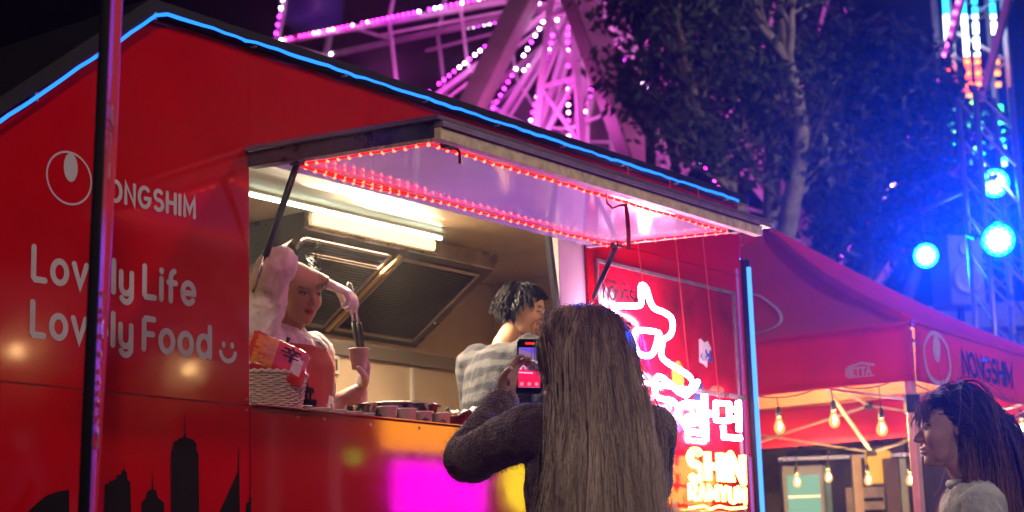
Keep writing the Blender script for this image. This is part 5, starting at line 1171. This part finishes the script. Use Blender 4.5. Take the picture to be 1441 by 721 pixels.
for k_, u_ in (('R', .14), ('L', .07)):
    A_, B_ = J['el' + k_], J['wr' + k_]; c0_ = A_.lerp(B_, u_); ax_ = (B_ - A_).normalized(); rr2 = random.Random(2)
    for q_ in range(3): MB(cook.o).tube([c0_ - ax_ * (.02 * q_ - .008) + (ax_.orthogonal().normalized() * math.cos(a) + ax_.cross(ax_.orthogonal().normalized()) * math.sin(a)) * (.047 + .006 * q_ + .003 * rr2.random()) for a in [i * PI / 9 for i in range(18)]], .011, 7, closed=True).build('cuff_fold', CREAMF, cook.t, True)
APR = mat('apron_red', (.48, .012, .018), .75, var=.1, vscale=8, sheen=.2, bump=.2, bscale=40)
vs = []; NA, NB = 20, 26
for i in range(NA + 1):
    for j in range(NB + 1):
        t_ = .04 + .64 * j / NB; wdt = 1.25 if t_ < .42 else 1.25 - (t_ - .42) / .26 * .62; a = (i / NA * 2 - 1) * wdt
        vs.append(cook.surf(t_, a, .026 + .006 * mnoise.noise(Vector((a * 2, t_ * 9, 1))) + .004 * math.sin(a * 9) * (1 - t_)))
ap = MB(cook.o).add(vs, [(i * (NB + 1) + j, (i + 1) * (NB + 1) + j, (i + 1) * (NB + 1) + j + 1, i * (NB + 1) + j + 1) for i in range(NA) for j in range(NB)]).build('apron', APR, cook.t, True); ap.modifiers.new('s', 'SOLIDIFY').thickness = .004
for sg_ in (-1, 1):
    MB(cook.o).tube([cook.surf(.67, sg_ * .55, .028), cook.surf(.76, sg_ * .45, .024), cook.surf(.84, sg_ * .55, .022), cook.surf(.93, sg_ * .8, .02), J['neck'] + cook.lat * (sg_ * .062) - cook.bf * .01 + Vector((0, 0, .008))], [(.008, .003)] * 5, 6, ref=cook.lat).build('apron_strap', BLK, ap)
fa = lambda x, y, h: cook.surf(.40 + y, -.42 + x, .036 + h)
mb = MB(cook.o); brush_mark(mb, 0, -.07, .17, lambda x, y, h: fa(x * 2.4, y, h), .13); mb.build('printed_mark', PRINTK, ap)
mb = MB(cook.o); [ribbon(mb, [(x0_, y0_), (x0_ + .16, y0_ + .0)], .035, lambda x, y, h: fa(x, y, h)) for x0_, y0_ in ((.62, -.12),)]; mb.build('printed_mark', mat('apron_gold', (.45, .25, .03), .6), ap)
# tattoo on the raised forearm
def tat(mb):
    A, B = J['elR'], J['wrR']; ax = (B - A).normalized(); n1 = (-F_ - ax * (-F_).dot(ax)).normalized(); n2 = ax.cross(n1)
    rt = random.Random(4)
    for k in range(9):
        t0 = .62 + .035 * k; pl = [(t0 + .03 * math.sin(q * 1.1 + k), -.9 + q * .28 + .2 * math.cos(k)) for q in range(7)]
        ribbon(mb, pl, .022, lambda x, y, h: A.lerp(B, x) + (n1 * math.cos(y) + n2 * math.sin(y)) * (.0395 - .012 * max(0, (x - .45) / .55) + .0014 + .0003 * k), 0)
mb = MB(cook.o); tat(mb); mb.build('tattoo', mat('tattoo_ink', (.09, .06, .055), .6), cook.t)
def init_back(Rl, D, g): v = np.stack([-.9 - .0 * Rl[:, 0], Rl[:, 1] * 2, .15 - Rl[:, 2] * 2], 1) + D * .15 + g.normal(size=D.shape) * .1; return v
grow_hair(cook, 1, 130, 8, lambda R, g: g.uniform(.10, .16, len(R)), 9, mask_std, init_back, [], grav=.05, rad=.0016, root=(.014, .010, .010), layer=(.0, .05))
mb = MB(cook.o); hb = J['head'] + Vector(cook.HM @ np.array([-.115, 0, .02])); mb.ball(hb, .038, 14, 10); o = mb.build('hair_bun', mat('bun_black', (.012, .009, .009), .4, bump=.8, bscale=90), cook.t, True)
# tongs and the cup in the cook's hands
hp_ = J['wrR'] + fR.normalized() * .075 + (pR - fR.normalized() * pR.dot(fR.normalized())).normalized() * .028
tipP = onf(508, 492, .41); topP = onf(491, 398, .41)
TG = thing('tongs', 'black-handled kitchen tongs held by the cook over a cup', 'tongs', topP)
ds_ = (tipP - topP); sd_ = R_ * .5 - F_ * .5
for sg_ in (-1, 1):
    a = topP; bl = MB(topP).tube([a, a + ds_ * .35 + sd_ * (.018 * sg_), a + ds_ * .62 + sd_ * (.022 * sg_)], [(.009, .004)] * 3, 8, ref=sd_).build('blade', mat('tong_steel', (.5, .35, .5), .25, metal=.7), TG, True)
    MB(topP).tube([a + ds_ * .60 + sd_ * (.022 * sg_), a + ds_ * .8 + sd_ * (.020 * sg_), a + ds_ * 1.0 + sd_ * (.010 * sg_)], [(.015, .006), (.017, .007), (.013, .005)], 8, ref=sd_).build('black_tip', BLK, TG, True)
    MB(topP).tube([a + ds_ * .02 + sd_ * (.004 * sg_), a + ds_ * .3 + sd_ * (.019 * sg_)], [(.011, .006)] * 2, 8, ref=sd_).build('grip', BLK, TG, True)
cupc = onf(506, 520, .395); cup(cupc, 'white paper cup held up in the cook\'s gloved hand under the tongs', False, 0, sc=1.12)
for k in range(6): pass
# ---------------------------------------------------------------- young man in striped knit
hc = onf(734, 437, .40); J = dict(head=hc, neck=onf(708, 487, .42)); bfm = LV * .95 + NV * .15
latm = Vector((0, 0, 1)).cross(bfm.normalized()).normalized()
J['shL'] = J['neck'] + latm * .185 - Vector((0, 0, .055)); J['shR'] = J['neck'] - latm * .185 - Vector((0, 0, .055))
for k, sg_ in (('L', 1), ('R', -1)): J['el' + k] = J['sh' + k] + latm * (.05 * sg_) + bfm * .06 - Vector((0, 0, .27)); J['wr' + k] = J['el' + k] + bfm.normalized() * .22 - latm * (.06 * sg_) + Vector((0, 0, .02))
J['chest'] = J['neck'] - Vector((0, 0, .25)) - bfm.normalized() * .02; J['pelvis'] = J['chest'] - Vector((0, 0, .33)); std_legs(J, KF, bfm)
man = Person('young man with black hair in a grey striped knit sweater looking down', Vector((J['pelvis'].x, J['pelvis'].y, KF)), J, (.93, -.10, -.30), bfm, (.56, .34, .21), (.010, .009, .012), (.40, .14, .11), (.02, .015, .015), hair_std, fem=.2, build=1.08, hscale=1.06)
man.make_body([dict(W=J['wrR'], f=bfm, p=latm, side=1), dict(W=J['wrL'], f=bfm, p=-latm, side=-1)])
KN = mat('striped_knit', (.12, .13, .17), .95, sheen=.08, bump=.7, bscale=160); N = KN.node_tree.nodes; K = KN.node_tree.links
tcn = [n for n in N if n.type == 'TEX_COORD'][0]; wv_ = N.new('ShaderNodeTexWave'); wv_.wave_type = 'BANDS'; wv_.bands_direction = 'Z'; wv_.inputs['Scale'].default_value = 4.6; wv_.inputs['Distortion'].default_value = 3.5; wv_.inputs['Detail'].default_value = 3; wv_.inputs['Detail Scale'].default_value = 2.0
rp = N.new('ShaderNodeValToRGB'); rp.color_ramp.elements[0].color = (.010, .014, .030, 1); rp.color_ramp.elements[0].position = .25; rp.color_ramp.elements[1].color = (.062, .066, .082, 1); rp.color_ramp.elements[1].position = .8
K.new(tcn.outputs['Object'], wv_.inputs['Vector']); K.new(wv_.outputs[0], rp.inputs[0]); K.new(rp.outputs[0], N['Principled BSDF'].inputs['Base Color'])
mb = MB(man.o); man.torso(mb, .016); man.arm(mb, 'R', (.080, .064, .056, .046, .04)); man.arm(mb, 'L', (.080, .064, .056, .046, .04)); garment('sweater', mb, .010, KN, man.t, .008, 13, 5, 3)
MB(man.o).tube([J['neck'] + Vector((0, 0, .0)) + Vector((.062 * math.cos(a), .062 * math.sin(a), .012 * math.cos(a - 1))) for a in [i * PI / 12 for i in range(24)]], .011, 8, closed=True).build('collar', mat('collar_dark', (.05, .05, .07), .9), man.t, True)
mb = MB(man.o); man.legs(mb, .01); mb.tube([J['pelvis'] - Vector((0, 0, .12)), J['pelvis'] + Vector((0, 0, .04))], [(.17, .12), (.165, .115)], 16, ref=man.lat); garment('trousers', mb, .014, JEAN, man.t, .003, 14, 2); man.shoes(SHOEW)
def init_man(Rl, D, g):
    fr = np.clip((Rl[:, 0] - .0) / .06, 0, 1); v = D * .22 + np.stack([.75 * fr + .30 - .8 * (Rl[:, 0] < -.03), Rl[:, 1] * 4, -.30 - .45 * (1 - fr)], 1) + g.normal(size=D.shape) * .05; return v
mask_man = lambda x, y, z: (mask_std(x, y, z) & (z > -.045))
grow_hair(man, 2, 420, 7, lambda R, g: np.where(R[:, 0] > .03, np.where(np.abs(R[:, 1]) < .045, g.uniform(.05, .075, len(R)), g.uniform(.015, .03, len(R))), np.where(R[:, 2] < .0, g.uniform(.02, .035, len(R)), g.uniform(.04, .07, len(R)))), 8, mask_man, init_man, [], grav=(.04, .08, .14, .2, .25, .25), rad=.0014, root=(.009, .008, .011), layer=(.01, .14), clump=.004, wave=.0, noise=.03, faceclear=.065)
# ---------------------------------------------------------------- woman filming with a phone (seen from behind)
hc = dep(822, 494, 4.72); bfp = Vector((-.22, .97, 0)); J = dict(head=hc, neck=dep(827, 574, 4.72), shL=dep(744, 606, 4.72), shR=dep(915, 604, 4.80), elL=dep(657, 646, 4.93), wrL=dep(712, 560, 5.07), elR=dep(905, 690, 5.0), wrR=dep(806, 590, 5.10))
J['chest'] = dep(828, 690, 4.76); J['pelvis'] = J['chest'] - Vector((0, -.01, .32)); std_legs(J, 0, bfp)
wom = Person('woman with long ash-blonde hair in dark maroon sweater filming the cooks', Vector((J['pelvis'].x, J['pelvis'].y, 0)), J, (-.30, .95, -.10), bfp, (.58, .38, .29), (.19, .105, .075), (.4, .15, .13), (.06, .04, .03), hair_std)
fP_ = U_ * .85 + R_ * .38 + F_ * .05; pP_ = -F_ * .75 + R_ * .5
wom.make_body([dict(W=J['wrL'], f=fP_, p=pP_, side=-1, curl=(25, 28, 30, 32), thumb=18, sc=.95), dict(W=J['wrR'], f=U_ * .8 - R_ * .5, p=-F_, side=1, curl=(30, 32, 35, 38), sc=.95)])
MAR = mat('maroon_knit', (.060, .020, .030), .95, sheen=.8, var=.3, vscale=60, bump=.9, bscale=140)
mb = MB(wom.o); wom.torso(mb, .014); wom.arm(mb, 'L', (.070, .066, .060, .044, .04)); wom.arm(mb, 'R', (.070, .066, .060, .044, .04)); sw = garment('sweater', mb, .009, MAR, wom.t, .008, 14, 8, 3)
# fuzz of the knit
V = np.empty(len(sw.data.vertices) * 3, 'f'); sw.data.vertices.foreach_get('co', V); V = V.reshape(-1, 3); Nn = np.empty_like(V); sw.data.vertices.foreach_get('normal', Nn.ravel()) if False else None
Nn = np.array([v.normal[:] for v in sw.data.vertices]); gi = np.random.default_rng(3); ii = gi.integers(0, len(V), 16000)
st = V[ii] + gi.normal(size=(16000, 3)) * .004; dr = Nn[ii] + gi.normal(size=(16000, 3)) * .7; fz = np.stack([st + dr * (.0026 * k) for k in range(3)], 1)
fo = strands_obj('sweater_fuzz', fz, np.full(16000, .00045), np.ones((16000, 3, 3)) * np.array([.085, .03, .045]), wom.t); fo['kind'] = 'stuff'
mb = MB(wom.o); wom.legs(mb, .0); mb.tube([J['pelvis'] - Vector((0, 0, .12)), J['pelvis'] + Vector((0, 0, .04))], [(.17, .12), (.16, .115)], 16, ref=wom.lat); garment('jeans', mb, .014, mat('jeans', (.04, .06, .12), .85, var=.2, vscale=20, bump=.2, bscale=90), wom.t, .003, 14, 2); wom.shoes(SHOEW)
I3 = np.eye(3)
tm = np.array([wom.lat, wom.bf, (0, 0, 1)]).T
colw = [(J['chest'] + Vector((0, 0, .02)), tm, (.175, .135, .22)), ((J['shL'] + J['shR']) / 2 + Vector((0, 0, -.02)), tm, (.19, .105, .075)), (J['neck'] + Vector((0, 0, .01)), tm, (.07, .07, .09))]
def init_long(Rl, D, g):
    v = D * .12 + np.stack([np.where(Rl[:, 0] > .03, -.45, -.6), np.sign(Rl[:, 1] + .008) * np.where(Rl[:, 0] < -.02, .06, .38), np.full(len(Rl), -.35)], 1) + g.normal(size=D.shape) * .08; return v
grow_hair(wom, 5, 640, 14, lambda R, g: g.uniform(.46, .66, len(R)), 22, mask_std, init_long, colw, grav=(.08, .14, .20, .26, .28), rad=.00085, root=(.22, .12, .085), tip=(.72, .62, .44), clump=.0065, wave=.14, ombre=(.08, .62), layer=(.0, .11), noise=.06, tipspread=1.5, latmax=.098, back=.5, widen=.95)
grow_hair(wom, 6, 60, 3, lambda R, g: g.uniform(.3, .6, len(R)), 26, mask_std, init_long, colw, grav=(.03, .06, .1, .16, .2), rad=.0007, root=(.10, .06, .04), tip=(.36, .30, .2), clump=.012, wave=.12, layer=(.04, .16), noise=.13, name='loose_hair', latmax=.10, back=.4)
# phone
pc = dep(745, 516, 5.07); pn = (-F_ + Vector((.06, 0, .02))).normalized(); px_ = (R_ - pn * R_.dot(pn)).normalized(); py_ = pn.cross(px_); px_r = (px_ * math.cos(-.02) + py_ * math.sin(-.02)); py_ = pn.cross(px_r); px_ = px_r
PHN = thing('smartphone', 'smartphone with bright screen held up by the filming woman', 'phone', pc)
def phb(w, h, t0, t1, r):
    pl = []
    for cx, cy, a0 in ((1, 1, 0), (-1, 1, 90), (-1, -1, 180), (1, -1, 270)): pl += [(cx * (w / 2 - r) + r * math.cos(math.radians(a0 + k * 15)), cy * (h / 2 - r) + r * math.sin(math.radians(a0 + k * 15))) for k in range(7)]
    return MB().prism(pl, lambda x, y, t: px_ * x + py_ * y + pn * t, t0, t1)
phb(.0745, .158, -.005, .004, .011).build('case', BLK, PHN)
phb(.068, .150, .0042, .0046, .008).build('bezel', mat('bezel', (.004, .004, .005), .15), PHN)
def scr(name, poly, col, st, lift): MB().add([px_ * x * .034 + py_ * y * .075 + pn * (.0052 + lift) for x, y in poly], [tuple(range(len(poly)))]).build(name, glow('scr_' + name + str(len(MATS)), col, st, False), PHN)
scr('screen', [(-.93, -.8), (.93, -.8), (.93, .72), (-.93, .72)], (.30, .16, .38), .8, 0)
scr('screen_picture', [(-.93, -.78), (.93, -.78), (.93, -.18), (-.93, -.10)], (.95, .015, .10), .9, .0003)
scr('screen_picture', [(-.93, .70), (.93, .70), (.93, .42), (-.93, .66)], (.16, .08, .75), .9, .0003)
scr('screen_picture', [(-.93, .40), (.93, .18), (.93, .10), (-.93, .28)], (.9, .85, .95), .9, .0004)
scr('screen_picture', [(-.2, .18), (.8, .12), (.8, -.18), (-.1, -.14)], (.05, .04, .10), .8, .0005)
scr('screen_picture', [(-.75, .18), (-.4, .14), (-.3, -.1), (-.85, -.12)], (.9, .55, .85), .9, .0006)
scr('screen_picture', [(-.6, .0), (-.42, .0), (-.36, -.16), (-.7, -.16)], (.8, .02, .1), .9, .0007)
scr('screen_picture', [(-.9, -.20), (.3, -.22), (.3, -.27), (-.9, -.25)], (.9, .5, .8), .9, .0008)
scr('record_badge', [(-.4, .84), (.4, .84), (.4, .92), (-.4, .92)], (1, .03, .02), 1.2, .0002)
for x in (-.62, 0, .62): scr('screen_button', [(x + .16 * math.cos(k * PI / 6), -.66 + .075 * math.sin(k * PI / 6)) for k in range(12)], (.9, .25, .3), .9, .0009)
# ---------------------------------------------------------------- smiling woman in profile
hc = dep(1340, 604, 5.30); bfr = Vector((-.95, .25, 0)); J = dict(head=hc, neck=dep(1371, 686, 5.31), shL=dep(1376, 716, 5.13), shR=dep(1374, 708, 5.49)); lar = Vector((0, 0, 1)).cross(bfr.normalized()).normalized()
for k, sg_ in (('L', 1), ('R', -1)): J['el' + k] = J['sh' + k] + lar * (.04 * sg_) - Vector((0, 0, .27)) - bfr.normalized() * .03; J['wr' + k] = J['el' + k] + bfr.normalized() * .15 - Vector((0, 0, .17))
J['chest'] = J['neck'] - Vector((0, 0, .25)); J['pelvis'] = J['chest'] - Vector((0, 0, .28)); std_legs(J, 0, bfr)
smw = Person('smiling woman in profile with long brown hair and pale jacket', Vector((J['pelvis'].x, J['pelvis'].y, 0)), J, (-.985, .12, .03), bfr, (.60, .36, .28), (.03, .016, .014), (.5, .13, .12), (.05, .03, .02), hair_std, smile=1.0, hup=(.05, 0, 1))
smw.make_body([dict(W=J['wrL'], f=bfr * .5 - Vector((0, 0, 1)), p=-lar, side=1), dict(W=J['wrR'], f=bfr * .5 - Vector((0, 0, 1)), p=lar, side=-1)])
JK = mat('pale_jacket', (.46, .52, .47), .8, var=.12, vscale=6, bump=.6, bscale=34)
mb = MB(smw.o); smw.torso(mb, .022); smw.arm(mb, 'L', (.078, .066, .06, .05, .05)); smw.arm(mb, 'R', (.078, .066, .06, .05, .05)); garment('jacket', mb, .010, JK, smw.t, .012, 22, 12, 2)
MB(smw.o).tube([J['neck'] + Vector((.070 * math.cos(a), .070 * math.sin(a), .012)) for a in [i * PI / 12 for i in range(24)]], [(.014)] * 24, 8, closed=True).build('collar', JK, smw.t, True)
mb = MB(smw.o); smw.legs(mb, .0); mb.tube([J['pelvis'] - Vector((0, 0, .12)), J['pelvis'] + Vector((0, 0, .04))], [(.17, .12), (.16, .115)], 16, ref=smw.lat); garment('trousers', mb, .014, JEAN, smw.t, .003, 14, 2); smw.shoes(SHOEW)
tm2 = np.array([smw.lat, smw.bf, (0, 0, 1)]).T
colr = [(J['chest'] + Vector((0, 0, .02)), tm2, (.18, .14, .22)), ((J['shL'] + J['shR']) / 2 + Vector((0, 0, -.02)), tm2, (.20, .11, .085)), (J['neck'] + Vector((0, 0, .01)), tm2, (.07, .07, .09))]
grow_hair(smw, 15, 330, 9, lambda R, g: g.uniform(.36, .56, len(R)), 26, mask_std, init_long, colr, grav=(.04, .08, .14, .2, .25), rad=.0013, root=(.040, .022, .018), tip=(.36, .18, .09), clump=.008, wave=.06, ombre=(.25, .9), layer=(.0, .09), noise=.05, tipspread=.8, latmax=.10, back=.0, faceclear=-.025)  # tip colour includes the warm orange light on the hair ends
mask_lock = lambda x, y, z: (x > -.06) & (x < -.015) & (np.abs(y) > .045) & (z > .0) & (z < .075)
grow_hair(smw, 18, 70, 9, lambda R, g: g.uniform(.30, .44, len(R)), 24, mask_lock, lambda R, D, g: D * .25 + np.stack([np.full(len(R), .12), np.sign(R[:, 1]) * .25, np.full(len(R), -1.0)], 1) + g.normal(size=D.shape) * .06, colr, grav=(.2, .25, .3), rad=.0012, root=(.05, .026, .02), tip=(.48, .24, .11), clump=.007, wave=.10, ombre=(.2, .7), layer=(.02, .10), noise=.05, name='front_lock', tipspread=1.1, faceclear=-.022)  # orange tips paint in the glow of the tent bulbs
def init_bang(Rl, D, g): return D * .6 + np.stack([np.full(len(Rl), .5), Rl[:, 1] * 7, np.full(len(Rl), -.35)], 1) + g.normal(size=D.shape) * .1
mask_bang = lambda x, y, z: (x > .035) & (z > .055) & (np.abs(y) < .055)
grow_hair(smw, 16, 48, 7, lambda R, g: g.uniform(.05, .085, len(R)), 10, mask_bang, init_bang, [], grav=(.05, .1, .2, .3, .3), rad=.0010, root=(.035, .018, .014), tip=(.16, .07, .04), clump=.005, wave=.02, layer=(.02, .10), name='fringe')
grow_hair(smw, 17, 90, 2, lambda R, g: g.uniform(.05, .35, len(R)), 18, mask_std, lambda R, D, g: D * .8 + g.normal(size=D.shape) * .4 + np.array([-.3, 0, .1]), colr, grav=(.02, .05, .1, .2), rad=.0005, root=(.08, .04, .03), tip=(.3, .15, .08), clump=.012, wave=.15, layer=(.08, .3), noise=.2, name='loose_hair')
MB(smw.o).tube([J['head'] + Vector(smw.HM @ np.array(q)) for q in ((-.035, .062, .098), (-.04, .03, .118), (-.04, 0, .122))], [(.008, .004)] * 3, 8).build('hair_clip', mat('clip_brown', (.2, .12, .08), .3), smw.t)
grow_hair(wom, 7, 60, 5, lambda R, g: g.uniform(.015, .03, len(R)), 6, mask_std, lambda R, D, g: D + g.normal(size=D.shape) * .5, [], grav=.05, rad=.0005, root=(.1, .06, .04), layer=(.05, .2), name='flyaway_hair')
# ================================================================== HAZE lit by the stage lights
HZ = MB().bx(-60, 60, -20, 75, -1.2, 28.5).build('haze', None); HZM = bpy.data.materials.new('haze'); HZM.use_nodes = True; N = HZM.node_tree.nodes; N.clear()
vv = N.new('ShaderNodeVolumePrincipled'); vv.inputs['Color'].default_value = (.85, .88, 1, 1); vv.inputs['Density'].default_value = .0011; vv.inputs['Anisotropy'].default_value = .88
oo = N.new('ShaderNodeOutputMaterial'); HZM.node_tree.links.new(vv.outputs[0], oo.inputs['Volume']); HZ.data.materials.append(HZM); tag(HZ, 'thin night haze filling the plaza air', 'haze', kind='stuff')
